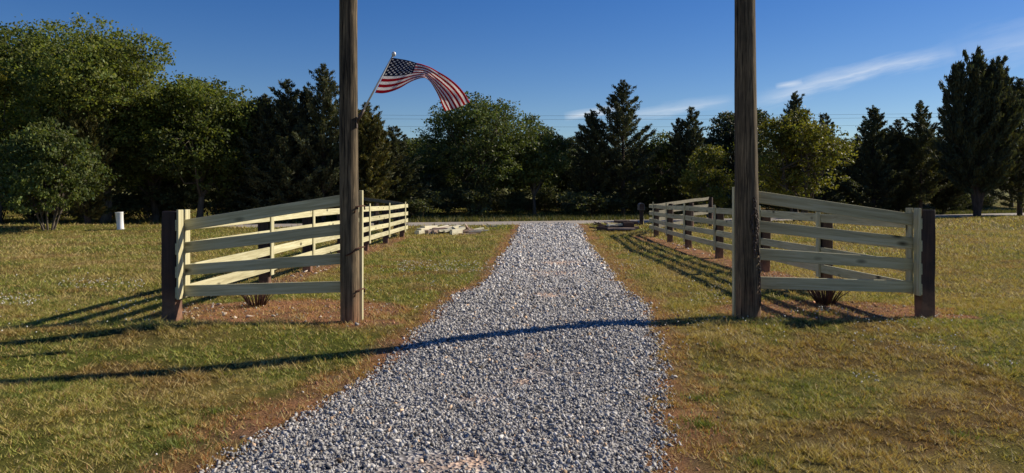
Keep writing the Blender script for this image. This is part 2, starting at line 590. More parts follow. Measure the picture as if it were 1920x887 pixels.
# crushed stone bed
m, nt, b = nodes_of('crushed_stone_bed')
vo = N(nt, 'ShaderNodeTexVoronoi', scale=34); nt.links.new(coords(nt, rand=False), vo.inputs['Vector'])
gn = N(nt, 'ShaderNodeTexNoise', scale=4, detail=5, rough=.65); nt.links.new(coords(nt, rand=False), gn.inputs['Vector'])
sp = nt.nodes.new('ShaderNodeSeparateColor'); nt.links.new(vo.outputs['Color'], sp.inputs[0])
c = ramp(nt, sp.outputs[0], [(0, (.16, .155, .15)), (.5, (.36, .35, .335)), (1, (.58, .565, .54))])
c = mixcol(nt, 1.0, c, ramp(nt, gn.outputs[0], [(.3, (.75, .74, .74)), (.7, (1.1, 1.1, 1.12))]), 'MULTIPLY')
at = nt.nodes.new('ShaderNodeAttribute'); at.attribute_name = 'tint'
c = mixcol(nt, 1.0, c, at.outputs['Color'], 'MULTIPLY')
nt.links.new(c, b.inputs['Base Color']); b.inputs['Roughness'].default_value = .95
bump(nt, b, vo.outputs['Distance'], 1.0, .02)
M['gravel_bed'] = m
m, nt, b = nodes_of('crushed_stone')
at = nt.nodes.new('ShaderNodeAttribute'); at.attribute_name = 'tint'
gn = N(nt, 'ShaderNodeTexNoise', scale=120, detail=3, rough=.6); nt.links.new(coords(nt, rand=False), gn.inputs['Vector'])
c = mixcol(nt, 1.0, at.outputs['Color'], ramp(nt, gn.outputs[0], [(.3, (.75, .75, .75)), (.7, (1.15, 1.15, 1.15))]), 'MULTIPLY')
nt.links.new(c, b.inputs['Base Color']); b.inputs['Roughness'].default_value = .85
M['gravel'] = m

# flag cloth: thirteen stripes and the starred canton from its UV map
m, nt, b = nodes_of('flag_cloth')
uvn = nt.nodes.new('ShaderNodeUVMap'); uvn.uv_map = 'UVMap'
sx = nt.nodes.new('ShaderNodeSeparateXYZ'); nt.links.new(uvn.outputs[0], sx.inputs[0])


def mth(op, a, b_=None, c_=None):
    n = nt.nodes.new('ShaderNodeMath'); n.operation = op
    for i, v in enumerate((a, b_, c_)):
        if v is None: continue
        if isinstance(v, (int, float)): n.inputs[i].default_value = v
        else: nt.links.new(v, n.inputs[i])
    return n.outputs[0]


fu, fv = sx.outputs[0], sx.outputs[1]                     # fv = 0 at the top edge
stripe = mth('MODULO', mth('FLOOR', mth('MULTIPLY', fv, 13.0)), 2.0)     # 0 red, 1 white
c = mixcol(nt, stripe, (.52, .020, .038), (.86, .83, .81))
canton = mth('MULTIPLY', mth('LESS_THAN', fu, .40), mth('LESS_THAN', fv, 7 / 13))
ga, gb = mth('MULTIPLY', fu, 12 / .40), mth('MULTIPLY', fv, 10 / (7 / 13))
ia, ib = mth('ROUND', ga), mth('ROUND', gb)
odd = mth('LESS_THAN', mth('MODULO', mth('ADD', ia, ib), 2.0), .5)
da, db = mth('SUBTRACT', ga, ia), mth('SUBTRACT', gb, ib)
near = mth('LESS_THAN', mth('ADD', mth('MULTIPLY', da, da), mth('MULTIPLY', db, db)), .19)
inn = mth('MULTIPLY', mth('MULTIPLY', mth('GREATER_THAN', ia, .5), mth('LESS_THAN', ia, 11.5)), mth('MULTIPLY', mth('GREATER_THAN', ib, .5), mth('LESS_THAN', ib, 9.5)))
star = mth('MULTIPLY', mth('MULTIPLY', odd, near), inn)
cc = mixcol(nt, star, (.012, .018, .075), (.72, .70, .68))
c = mixcol(nt, canton, c, cc)
nt.links.new(c, b.inputs['Base Color']); b.inputs['Roughness'].default_value = .7
tr = nt.nodes.new('ShaderNodeBsdfTranslucent'); nt.links.new(c, tr.inputs['Color'])
mx = nt.nodes.new('ShaderNodeMixShader'); mx.inputs[0].default_value = .56
nt.links.new(b.outputs[0], mx.inputs[1]); nt.links.new(tr.outputs[0], mx.inputs[2])
nt.links.new(mx.outputs[0], nt.nodes['Material Output'].inputs['Surface'])
M['flag'] = m

# ------------------------------------------------------------------ ground, drive, road
xs = np.unique(np.concatenate([np.linspace(-700, -60, 24), np.linspace(-60, -13, 60), np.linspace(-13, 13, 190), np.linspace(13, 60, 60), np.linspace(60, 700, 24)]))
ys = np.unique(np.concatenate([np.linspace(-60, 2, 16), np.linspace(2, 16, 112), np.linspace(16, 45, 110), np.linspace(45, 110, 56), np.linspace(110, 900, 40)]))
XX, YY = np.meshgrid(xs, ys)
x, y = XX.ravel(), YY.ravel()
z = gz(x, y)
colr = lawn_colour(x, y) * .58
sm = soil_mask(x, y)
# red clay with tan straw fringe
st = fbm(x, y, 2.6, 51)
lit_ = sstep(.45, .62, fbm(x, y, 4.2, 52))[:, None]
sc_ = SOIL[None] * (.62 + .6 * st[:, None]) * (1 - lit_) + np.array([.20, .12, .075])[None] * lit_
colr = colr * (1 - sm[:, None]) + sc_ * sm[:, None]
beyond = sstep(26, 40, y - road_y(x))[:, None]
colr = colr * (1 - beyond) + np.array([.17, .17, .065])[None] * beyond
nx, ny = len(xs), len(ys)
ii = (np.arange(ny - 1)[:, None] * nx + np.arange(nx - 1)[None]).ravel()
fq = np.stack([ii, ii + 1, ii + nx + 1, ii + nx], 1)
tag(link('ground', mesh_np('ground', np.stack([x, y, z], 1), fq, M['ground'], colr, True)), kind='structure')

# drive sheet
dy_ = np.concatenate([np.linspace(1.5, 14, 120), np.linspace(14.2, 42.6, 120)])
l, r = drive_edges(dy_)
NT = 26
V, Cc = [], []
for i, yy in enumerate(dy_):
    t = np.linspace(0, 1, NT)
    xx = l[i] + (r[i] - l[i]) * t
    crown = .028 * np.clip(np.minimum(t, 1 - t) / .12, 0, 1) - .006
    zz = gz(xx, np.full(NT, yy)) + crown + (fbm(xx, np.full(NT, yy), 2.2, 61) - .5) * .02
    V.append(np.stack([xx, np.full(NT, yy), zz], 1))
    q = fbm(xx, np.full(NT, yy), 1.4, 63)
    xr_ = xx
    spots = sum(np.exp(-((xr_ - bx0) / bs) ** 2 - ((yy - by0) / bs) ** 2) for bx0, by0, bs in ((.92, 14.4, .5), (1.1, 16.6, .55), (.1, 6.0, .09), (-.24, 5.45, .11), (.19, 6.9, .08), (-.2, 4.15, .10), (1.05, 5.5, .1), (.5, 11.2, .3)))
    dirt = np.clip(spots, 0, .8) + np.clip((q - .68) * 4, 0, .6) * np.exp(-((t - .58) / .16) ** 2) + .55 * (np.minimum(t, 1 - t) < .03)
    dirt = np.clip(dirt, 0, .9)
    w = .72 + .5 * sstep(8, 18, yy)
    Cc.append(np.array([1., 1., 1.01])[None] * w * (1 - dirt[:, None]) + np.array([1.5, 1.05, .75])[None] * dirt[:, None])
V = np.concatenate(V); Cc = np.concatenate(Cc)
n_ = len(dy_)
ii = (np.arange(n_ - 1)[:, None] * NT + np.arange(NT - 1)[None]).ravel()
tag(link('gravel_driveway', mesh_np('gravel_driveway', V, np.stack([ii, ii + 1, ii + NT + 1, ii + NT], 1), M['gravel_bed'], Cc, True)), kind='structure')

# road: a thin slab with a slight camber and broken edges
rx = np.linspace(-139, 158, 420)
V = []
for xx in rx:
    c0 = road_y(xx)
    for k_, off in enumerate((-2.35, -2.15, -1.0, 0, 1.0, 2.15, 2.35)):
        o = off + ((fbm(np.array([xx]), np.array([off]), .9, 71)[0] - .5) * .35 if abs(off) > 2 else 0)
        yy = c0 + o
        V.append((xx - o * .36, yy, gz1(xx, yy) + (.05 - .006 * off * off if abs(off) < 2.3 else -.03)))
ii = (np.arange(len(rx) - 1)[:, None] * 7 + np.arange(6)[None]).ravel()
tag(link('road', mesh_np('road', np.array(V), np.stack([ii, ii + 7, ii + 8, ii + 1], 1)[:, ::-1], M['asphalt'], None, True)), kind='structure')

# ------------------------------------------------------------------ crushed stones
tmpl = []
for k in range(14):
    bm = bmesh.new()
    rr = random.Random(100 + k)
    for _ in range(8):
        v = Vector((rr.gauss(0, 1), rr.gauss(0, 1), rr.gauss(0, 1))).normalized() * rr.uniform(.8, 1.15)
        bm.verts.new((v.x * 1.15, v.y * .9, v.z * .7))
    bmesh.ops.convex_hull(bm, input=bm.verts)
    bmesh.ops.triangulate(bm, faces=bm.faces)
    loose = [v for v in bm.verts if not v.link_faces]
    bmesh.ops.delete(bm, geom=loose, context='VERTS')
    bm.verts.index_update()
    tmpl.append((np.array([v.co[:] for v in bm.verts]), np.array([[v.index for v in f.verts] for f in bm.faces])))
    bm.free()


def rand_rot(n):
    q = rng.normal(size=(n, 4)); q /= np.linalg.norm(q, axis=1)[:, None]
    w, a, b_, c_ = q.T
    R = np.empty((n, 3, 3))
    R[:, 0] = np.stack([1 - 2 * (b_ * b_ + c_ * c_), 2 * (a * b_ - c_ * w), 2 * (a * c_ + b_ * w)], 1)
    R[:, 1] = np.stack([2 * (a * b_ + c_ * w), 1 - 2 * (a * a + c_ * c_), 2 * (b_ * c_ - a * w)], 1)
    R[:, 2] = np.stack([2 * (a * c_ - b_ * w), 2 * (b_ * c_ + a * w), 1 - 2 * (a * a + b_ * b_)], 1)
    return R


def stones(pos, size, colr):
    Vs, Fs, Cs, base = [], [], [], 0
    which = rng.integers(0, len(tmpl), len(pos))
    for k, (tv, tf) in enumerate(tmpl):
        s = np.where(which == k)[0]
        if not len(s): continue
        R = rand_rot(len(s))
        v = np.einsum('nij,mj->nmi', R, tv) * size[s][:, None, None] + pos[s][:, None, :]
        Vs.append(v.reshape(-1, 3))
        Fs.append((tf[None] + (np.arange(len(s)) * len(tv))[:, None, None]).reshape(-1, 3) + base)
        Cs.append(np.repeat(colr[s], len(tv), 0))
        base += len(s) * len(tv)
    return np.concatenate(Vs), np.concatenate(Fs), np.concatenate(Cs)


pp, ss, cc_ = [], [], []
for (y0, y1, dens, s0) in ((3.2, 6.2, 3700, .0112), (6.2, 9.5, 2500, .0130), (9.5, 15, 1150, .0175), (15, 25, 330, .026), (25, 42, 110, .036)):
    a = 3.6 * (y1 - y0)
    n = int(dens * a)
    yy = rng.uniform(y0, y1, n)
    l, r = drive_edges(yy)
    t = rng.uniform(-.06, 1.06, n)
    # the stones thin out past the edge instead of stopping at a line
    keep = (rng.random(n) < np.clip(1 - np.maximum(-t, t - 1) / .06, 0, 1) ** 2) & (rng.random(n) < (r - l) / 3.6)
    xx = l + (r - l) * t
    bare = fbm(xx, yy, 1.4, 63)
    for bx0, by0, bs in ((.92, 14.4, .5), (1.1, 16.6, .55), (.1, 6.0, .09), (-.24, 5.45, .11), (.19, 6.9, .08), (-.2, 4.15, .10), (1.05, 5.5, .1), (.5, 11.2, .3)):
        keep &= ~((rng.random(n) < .85 * np.exp(-((xx - bx0) / bs) ** 2 - ((yy - by0) / bs) ** 2)))
    keep &= ~((bare > .70) & (np.abs(t - .58) < .18) & (rng.random(n) < .75))
    xx, yy, t = xx[keep], yy[keep], t[keep]
    s = s0 * np.exp(np.clip(rng.normal(-.06, .40, len(xx)), -1, .75))
    zz = gz(xx, yy) + np.where((t > 0) & (t < 1), .028 * np.clip(np.minimum(t, 1 - t) / .12, 0, 1) - .006 + (fbm(xx, yy, 2.2, 61) - .5) * .02, .0) + s * rng.uniform(.0, .55, len(xx))
    g = np.clip(rng.normal(.365, .12, len(xx)), .07, .66)
    light = rng.random(len(xx)) < .10
    g[light] = rng.uniform(.50, .68, light.sum())
    tint = rng.normal(0, .016, len(xx))
    c = np.stack([g * (1.045 + tint), g * (1.0), g * (.945 - tint)], 1)
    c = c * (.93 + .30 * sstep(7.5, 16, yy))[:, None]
    warm = rng.random(len(xx)) < .03
    c[warm] = c[warm] * np.array([1.5, 1.1, .75])
    pp.append(np.stack([xx, yy, zz], 1)); ss.append(s); cc_.append(c)
v, f, c = stones(np.concatenate(pp), np.concatenate(ss), np.concatenate(cc_))
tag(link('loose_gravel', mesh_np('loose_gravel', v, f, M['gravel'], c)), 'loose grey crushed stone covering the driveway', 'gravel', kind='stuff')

# ------------------------------------------------------------------ grass
FENCE_CLEAR = .0


def blades(px, py, h, w, colr, lean=.55):
    n = len(px)
    z0 = gz(px, py) - .004
    az = rng.uniform(0, 2 * np.pi, n)
    yaw = rng.uniform(0, 2 * np.pi, n)
    ln = np.abs(rng.normal(lean, .35, n)) * h
    bx, by = np.cos(yaw) * w / 2, np.sin(yaw) * w / 2
    tx, ty = np.cos(az) * ln, np.sin(az) * ln
    v = np.empty((n, 3, 3))
    v[:, 0] = np.stack([px - bx, py - by, z0], 1)
    v[:, 1] = np.stack([px + bx, py + by, z0], 1)
    v[:, 2] = np.stack([px + tx, py + ty, z0 + h], 1)
    return v.reshape(-1, 3), (np.arange(n) * 3)[:, None] + np.arange(3)[None], np.repeat(colr, 3, 0)


def scatter_lawn(y0, y1, dens, h0, w0, frac):
    half = lambda y: .74 * y + 1.6
    a = (half(y1) + half(y0)) * (y1 - y0)
    n = int(dens * a)
    yy = np.sqrt(rng.uniform(y0 ** 2, y1 ** 2, n))
    xx = rng.uniform(-1, 1, n) * half(yy)
    l, r = drive_edges(yy)
    sm = soil_mask(xx, yy)
    thin = fbm(xx, yy, 2.4, 81)
    clump = fbm(xx, yy, 13.0, 83, 2)
    keep = (rng.random(n) < np.clip((clump - .32) * 4.6, .15, 1)) & ((xx < l - .02) | (xx > r + .02) | (yy > 42.4)) & (rng.random(n) < 1 - .80 * sm) & (rng.random(n) < np.clip(.55 + (thin - .5) * 3.0, .45, 1))
    keep &= ~(np.abs(yy - road_y(xx)) < 2.5)
    xx, yy, sm, clump = xx[keep], yy[keep], sm[keep], clump[keep]
    n = len(xx)
    c = lawn_colour(xx, yy, rng.normal(0, .28, n))
    k = rng.random(n)
    dry = k < .13
    c[dry] = (TAN * rng.uniform(.8, 1.35, (dry.sum(), 1)))
    dead = (k > .90)
    c[dead] = BROWN * rng.uniform(.7, 1.3, (dead.sum(), 1))
    edge = sm > .25
    c[edge] = np.where(rng.random((edge.sum(), 1)) < .6, TAN[None] * np.array([1.0, .88, .78]), BROWN[None] * np.array([1.25, 1.0, .9])) * rng.uniform(.7, 1.25, (edge.sum(), 1))
    c = c * np.exp(rng.normal(.52, .58, (n, 1)))
    tuft = sstep(.58, .74, fbm(xx, yy, 1.6, 91))
    h = h0 * np.exp(rng.normal(0, .30, n)) * (1 + .9 * tuft * frac) * (.55 + 1.1 * sstep(.38, .62, clump))
    w = w0 * rng.uniform(.7, 1.4, n)
    c = np.minimum(c, np.array([[.58, .48, .22]]))
    return blades(xx, yy, h, w, c, 1.05)


parts = [scatter_lawn(3.3, 6.5, 15500, .019, .0062, .7), scatter_lawn(6.5, 11, 8200, .022, .0078, .7), scatter_lawn(11, 19, 2100, .028, .0115, .6),
         scatter_lawn(19, 33, 480, .040, .019, .6), scatter_lawn(33, 60, 60, .06, .045, .6)]


def add_tuft(cx, cy, n, rad, h, colr):
    a = rng.uniform(0, 2 * np.pi, n); d = np.abs(rng.normal(0, rad, n)) * rng.uniform(.3, 1.6, n)
    c = np.array(colr)[None] * rng.uniform(.7, 1.35, (n, 1))
    parts.append(blades(cx + np.cos(a) * d, cy + np.sin(a) * d, h * rng.uniform(.6, 1.3, n), np.full(n, .006) * rng.uniform(.7, 1.4, n), c, .8))


# taller green tufts that stand out of the mown lawn
for px_, py_, n, rad, h in ((330, 835, 420, .16, .085), (400, 770, 350, .16, .06), (110, 720, 300, .13, .085), (30, 740, 260, .16, .07), (215, 600, 260, .18, .11), (215, 615, 160, .1, .12),
                            (1320, 800, 420, .16, .07), (1345, 655, 130, .07, .10), (1310, 750, 260, .10, .06), (1420, 870, 300, .12, .05), (1640, 735, 200, .08, .05),
                            (1800, 820, 220, .1, .05), (1510, 725, 200, .08, .05), (1530, 592, 500, .35, .07), (520, 605, 420, .5, .05), (380, 612, 320, .4, .05), (560, 700, 220, .12, .06), (60, 632, 500, .5, .06), (1450, 600, 260, .3, .06), (1330, 690, 200, .15, .05)):
    gx, gy = G(px_, py_)
    add_tuft(gx, gy, int(n * .8), rad * 1.25, h * .72, (.175, .215, .050))
# straw coloured grass along the right edge of the drive
n = 9000
yy = np.sqrt(rng.uniform(3.4 ** 2, 26 ** 2, n)); l, r = drive_edges(yy)
xx = r + np.abs(rng.normal(.05, .22, n))
parts.append(blades(xx, yy, .026 * rng.uniform(.6, 1.3, n), .005 * rng.uniform(.7, 1.5, n) * (1 + yy / 15), STRAW[None] * rng.uniform(.4, 1.05, (n, 1)), 1.5))
# sprigs inside the drive
for px_, py_ in ((905, 752), (880, 845), (1225, 695), (1215, 750), (1005, 655), (1040, 500), (1050, 525), (890, 880)):
    gx, gy = G(px_, py_)
    add_tuft(gx, gy, 60, .035, .03, (.30, .22, .08))
Vs, Fs, Cs, base = [], [], [], 0
for v, f, c in parts:
    Vs.append(v); Fs.append(f + base); Cs.append(c); base += len(v)
tag(link('lawn_grass', mesh_np('lawn_grass', np.concatenate(Vs), np.concatenate(Fs), M['grass'], np.concatenate(Cs))), 'short half dry lawn grass with greener tufts', 'grass', kind='stuff')

# taller weeds beyond the road
n = 26000
xx = rng.uniform(-55, 75, n); d = 2.6 + np.abs(rng.normal(0, 3.6, n)); yy = road_y(xx) + d
c = np.array([.085, .098, .028])[None] * rng.uniform(.5, 1.5, (n, 1))
y_ = rng.random(n) < .35
c[y_] = np.array([.19, .165, .06]) * rng.uniform(.7, 1.2, (y_.sum(), 1))
v, f, c = blades(xx, yy, (.16 + .30 * fbm(xx, yy, .5, 95)) * rng.uniform(.6, 1.3, n), .05 * rng.uniform(.6, 1.4, n), c, .5)
tag(link('verge_weeds', mesh_np('verge_weeds', v, f, M['weed'], c)), 'rough unmown weeds along the far side of the road', 'weeds', kind='stuff')

# crumbs of clay and dead straw on the bare soil
n = 60000
yy = np.sqrt(rng.uniform(3.4 ** 2, 16 ** 2, n)); xx = rng.uniform(-7, 7, n)
l, r = drive_edges(yy); sm = soil_mask(xx, yy)
k = (rng.random(n) < sm * .95) & (sm > .2) & ((xx < l) | (xx > r)); xx, yy = xx[k][:15000], yy[k][:15000]
sz = .0075 * np.exp(rng.normal(0, .5, len(xx)))
cc = SOIL[None] * np.exp(rng.normal(-.15, .4, (len(xx), 1))) * np.array([1, 1.02, 1.06])
gr = rng.random(len(xx)) < .14
cc[gr] = rng.uniform(.25, .55, (gr.sum(), 1)) * np.array([1.05, 1.0, .93])
v, f, c = stones(np.column_stack([xx, yy, gz(xx, yy) + sz * .25]), sz, cc)
tag(link('soil_crumbs', mesh_np('soil_crumbs', v, f, M['gravel'], c)), 'crumbs of red clay and grit on the bare soil', 'soil', kind='stuff')
n = 26000
yy = np.sqrt(rng.uniform(3.4 ** 2, 16 ** 2, n)); xx = rng.uniform(-7, 7, n)
l, r = drive_edges(yy); sm = soil_mask(xx, yy)
k = (sm > .3) & ((xx < l - .03) | (xx > r + .03)) & (rng.random(n) < .6); xx, yy = xx[k], yy[k]
cc = np.where(rng.random((len(xx), 1)) < .5, TAN[None], BROWN[None]) * np.exp(rng.normal(0, .35, (len(xx), 1)))
v, f, c = blades(xx, yy, .012 * rng.uniform(.5, 1.5, len(xx)), .0045 * (1 + yy / 14), cc, 2.2)
tag(link('dead_straw', mesh_np('dead_straw', v, f, M['grass'], c)), 'dead straw littered over the bare red soil', 'straw', kind='stuff')

# white clover heads
fl = []
for px0, px1, py0, py1, n in ((745, 920, 492, 513, 190), (0, 75, 558, 578, 60), (110, 270, 528, 545, 80), (1235, 1480, 592, 660, 50), (1600, 1800, 600, 665, 90), (1480, 1600, 585, 602, 30), (660, 900, 500, 590, 70),
                              (1290, 1370, 530, 575, 40), (1820, 1910, 690, 700, 10), (1600, 1660, 700, 730, 14), (200, 420, 560, 600, 40), (1150, 1230, 480, 510, 30), (0, 300, 500, 640, 40)):
    for _ in range(n):
        a_, b_ = G(random.uniform(px0, px1), random.uniform(py0, py1))
        fl.append((a_, b_))
fl = np.array(fl)
fz = gz(fl[:, 0], fl[:, 1]) + rng.uniform(.04, .068, len(fl))
v, f, c = stones(np.column_stack([fl, fz]), .0062 * (1 + fl[:, 1] / 13) * rng.uniform(.8, 1.3, len(fl)), np.array([[.72, .69, .60]]) * rng.uniform(.75, 1.1, (len(fl), 1)))
tag(link('clover_flowers', mesh_np('clover_flowers', v, f, M['gravel'], c)), 'tiny white clover heads sprinkled over the lawn', 'flowers', kind='stuff')

# ------------------------------------------------------------------ trees


rng = np.random.default_rng(78)


def leaf_quads(c, axis, L, W, colr):
    n = len(c)
    axis = axis / (np.linalg.norm(axis, axis=1)[:, None] + 1e-9)
    r = rng.normal(size=(n, 3))
    b_ = np.cross(axis, r); b_ /= (np.linalg.norm(b_, axis=1)[:, None] + 1e-9)
    nrm = np.cross(axis, b_)
    L = L[:, None]; W = W[:, None]
    v = np.empty((n, 4, 3))
    v[:, 0] = c - axis * L / 2
    v[:, 1] = c + b_ * W / 2 + nrm * W * .12
    v[:, 2] = c + axis * L / 2
    v[:, 3] = c - b_ * W / 2 + nrm * W * .12
    f = (np.arange(n) * 4)[:, None] + np.arange(4)[None]
    return v.reshape(-1, 3), f, np.repeat(colr, 4, 0)


def sph(n):
    v = rng.normal(size=(n, 3))
    return v / np.linalg.norm(v, axis=1)[:, None]


def trunk_mesh(name, tubes, mat):
    Vs, Fs, base = [], [], 0
    for path, rad, k in tubes:
        v, f = tube_arrays(path, rad, k)
        Vs += [tuple(p) for p in v]; Fs += [tuple(i + base for i in q) for q in f]
        base += len(v)
    me = bpy.data.meshes.new(name)
    me.from_pydata(Vs, [], Fs)
    me.materials.append(mat)
    for p in me.polygons: p.use_smooth = True
    return me


def wander(a, b, n, amp, r):
    a, b = Vector(a), Vector(b)
    out = []
    for i in range(n + 1):
        t = i / n
        p = a.lerp(b, t)
        if 0 < i < n: p += Vector((r.uniform(-amp, amp), r.uniform(-amp, amp), r.uniform(-amp, amp) * .6))
        out.append(p)
    return out


def broadleaf(h, w, base, lobes, per, leaves, leaf, mat, seed, stems=1, trunk_r=.18, bark='bark', depth=None, flat=1.0, spread=.34, airy=0.0):
    """trunk with limbs, and a crown of leaf clumps gathered on many uneven lobes"""
    r = random.Random(seed)
    depth = depth or w
    cz, ch = (h + base) / 2, (h - base) / 2
    tubes, C, Lc = [], [], []
    forks = []
    for s in range(stems):
        a = 2 * math.pi * s / stems + r.random()
        off = .0 if stems == 1 else .16 + .1 * r.random()
        p0 = Vector((math.cos(a) * off, math.sin(a) * off, -.15))
        lean = w * (.04 if stems == 1 else .16)
        p1 = Vector((p0.x + math.cos(a) * lean, p0.y + math.sin(a) * lean, base + ch * .75))
        path = wander(p0, p1, 5, .06 * w / 5, r)
        tr = trunk_r / (stems ** .5)
        tubes.append((path, [tr * (1.25 if i == 0 else 1 - .12 * i) for i in range(len(path))], 7))
        forks.append(path)
    for i in range(lobes):
        # lobes over the envelope, more of them near its surface
        d = Vector(sph(1)[0]); d.z = d.z * .9 + .12; d.normalize()
        rad = r.uniform(.45, .80)
        taper = 1.0 - .28 * max(0, d.z)
        c = Vector((d.x * w / 2 * rad * taper, d.y * depth / 2 * rad * taper, cz + d.z * ch * rad * flat))
        lr = r.uniform(.16, .27) * (w + depth) / 2 * (.85 if d.z > .5 else 1)
        Lc.append((c, lr))
        fp = r.choice(forks); st = fp[r.randint(2, len(fp) - 1)]
        mid = st.lerp(c, .55) + Vector((0, 0, -.08 * h * r.random()))
        tubes.append(([st, st.lerp(mid, .5) + Vector((r.uniform(-.1, .1), r.uniform(-.1, .1), 0)), mid, c], [trunk_r * .42, trunk_r * .30, trunk_r * .2, trunk_r * .07], 5))
        for q in range(3):
            e = c + Vector(sph(1)[0]) * lr * .9
            tubes.append(([mid.lerp(c, .5), c.lerp(e, .5), e], [trunk_r * .12, trunk_r * .07, trunk_r * .025], 4))
        n = int(per * r.uniform(.75, 1.25))
        u = sph(n); u[:, 2] = u[:, 2] * .85 + .1
        rr = lr * (1 - np.abs(rng.normal(0, .22 + airy, n)))
        cl = np.array(c)[None] + u * rr[:, None] * np.array([1.05, 1.05, .85])[None]
        tone = rng.uniform(.62, 1.38)
        m_ = leaves
        ctr = np.repeat(cl, m_, 0) + rng.normal(0, spread * .5, (n * m_, 3)) * np.array([1, 1, .6])
        ax = np.repeat(u, m_, 0) * .5 + rng.normal(0, .7, (n * m_, 3)); ax[:, 2] -= .25
        ct = np.repeat(rng.uniform(.72, 1.28, n), m_) * tone * rng.uniform(.75, 1.25, n * m_)
        hue = rng.normal(0, .10, n * m_)
        C.append((ctr, ax, ct, hue))
    ctr = np.concatenate([c[0] for c in C]); ax = np.concatenate([c[1] for c in C]); ct = np.concatenate([c[2] for c in C]); hue = np.concatenate([c[3] for c in C])
    ok = ctr[:, 2] > .15
    ctr, ax, ct, hue = ctr[ok], ax[ok], ct[ok], hue[ok]
    n = len(ctr)
    colr = np.stack([ct * (1 + hue), ct, ct * (1 - hue)], 1)
    L = leaf * rng.uniform(.7, 1.35, n)
    v, f, c = leaf_quads(ctr, ax, L, L * .62, colr)
    return trunk_mesh('trunk', tubes, M[bark]), mesh_np('crown', v, f, M[mat], c)


def cedar(h, w, seed, mat='leaf_cedar', clear=.06, nb=150, lean=.0, power=.75, tops=1, spray=.30, trunk_r=.15, dens=1.0, up=0.0, wild=.13):
    """a leader with rising limbs, each set with feathery sprays"""
    r = random.Random(seed)
    tubes, CT, AX, LL, TT = [], [], [], [], []
    leaders = []
    for s in range(tops):
        hh = h * (1 if s == 0 else r.uniform(.76, .94))
        a = r.uniform(0, 6.28)
        ox, oy = (0, 0) if s == 0 else (math.cos(a) * w * r.uniform(.10, .24), math.sin(a) * w * r.uniform(.10, .24))
        path = [Vector((0, 0, -.15)), Vector((ox * .25, oy * .25, hh * .2)), Vector((ox * .7, oy * .7, hh * .5)), Vector((ox, oy, hh * .8)), Vector((ox + lean * w, oy, hh))]
        leaders.append((path, hh))
        tr = trunk_r * (1 if s == 0 else .7)
        tubes.append((path, [tr * 1.3, tr, tr * .66, tr * .3, tr * .04], 7))
    for (path, hh) in leaders:
        nbb = int(nb / tops ** .6)
        for i in range(nbb):
            t = clear + (1 - clear) * ((i + r.random()) / nbb) ** .92
            k = min(3, int(t * 4 - 1e-6)); hs = [0, .2, .5, .8, 1]
            zz = t * hh
            for k in range(4):
                if hs[k] <= t <= hs[k + 1]: break
            q = (t - hs[k]) / (hs[k + 1] - hs[k])
            p0 = path[k].lerp(path[k + 1], q)
            prof = (1 - t) ** power * min(1.0, .62 + (t - clear) * 2.2)
            L = max(.16, w / 2 * prof * r.uniform(.50, 1.18) / (tops ** .2))
            if r.random() < wild: L = L * 1.32 + .15
            az = i * 2.39996 + r.uniform(-.5, .5)
            el = math.radians(r.uniform(2, 26) + (34 + up) * t + up * .3)
            d = Vector((math.cos(az) * math.cos(el), math.sin(az) * math.cos(el), math.sin(el)))
            p2 = p0 + d * L + Vector((0, 0, .10 * L))
            p1 = p0 + d * L * .5 + Vector((0, 0, -.04 * L))
            br = max(.006, trunk_r * .20 * (L / (w / 2)) + .005)
            tubes.append(([p0, p1, p2], [br, br * .7, br * .2], 4))
            nn = max(4, int(L / .090 * dens))
            ts = rng.uniform(.12, 1.0, nn) ** .62
            P0, P1, P2 = np.array(p0), np.array(p1), np.array(p2)
            pts = ((1 - ts) ** 2)[:, None] * P0 + (2 * ts * (1 - ts))[:, None] * P1 + (ts ** 2)[:, None] * P2
            m_ = 7
            wid = (.055 + .125 * min(L, 2.2) * (1 - ts * .85))[:, None, None]
            c = pts[:, None, :] + rng.normal(0, 1, (nn, m_, 3)) * wid * np.array([.8, .8, .42])
            a = np.array(d)[None, None] * .9 + rng.normal(0, .55, (nn, m_, 3)); a[:, :, 2] += .36
            CT.append(c.reshape(-1, 3)); AX.append(a.reshape(-1, 3))
            LL.append(np.full(nn * m_, spray * (.55 + .45 * min(1, L / .9))))
            TT.append(np.full(nn * m_, r.uniform(.7, 1.3)))
    ctr, ax, L, T = np.concatenate(CT), np.concatenate(AX), np.concatenate(LL), np.concatenate(TT)
    n = len(ctr)
    ok = ctr[:, 2] > .2
    ctr, ax, L, T = ctr[ok], ax[ok], L[ok], T[ok]; n = len(ctr)
    T = T * rng.uniform(.7, 1.3, n); hue = rng.normal(.02, .12, n)
    L = L * rng.uniform(.6, 1.3, n)
    v, f, c = leaf_quads(ctr, ax, L, L * rng.uniform(.19, .32, n), np.stack([T * (1 + hue), T, T * (1 - hue)], 1))
    return trunk_mesh('trunk', tubes, M['bark_dark']), mesh_np('crown', v, f, M[mat], c)


def plant(name, meshes, px, Y, label, cat, group, rz=0.0, sx=1.0, sz=1.0, z=None, X=None):
    X = (px - 960) / F * Y if X is None else X
    o = empty(name, (X, Y, gz1(X, Y) if z is None else z), rz)
    o.scale = (sx, sx, sz)
    link('trunk', meshes[0], o); link('crown', meshes[1], o)
    tag(o, label, cat, group)
    return o


def fit(top, Y, px, h):
    """vertical scale so that a tree of height h reaches the photograph's row top"""
    X = (px - 960) / F * Y
    return (EYE + (HZ - top) / F * Y - gz1(X, Y)) / h


def wpx(n, Y):
    return n / F * Y


BEY = 'trees beyond the road'
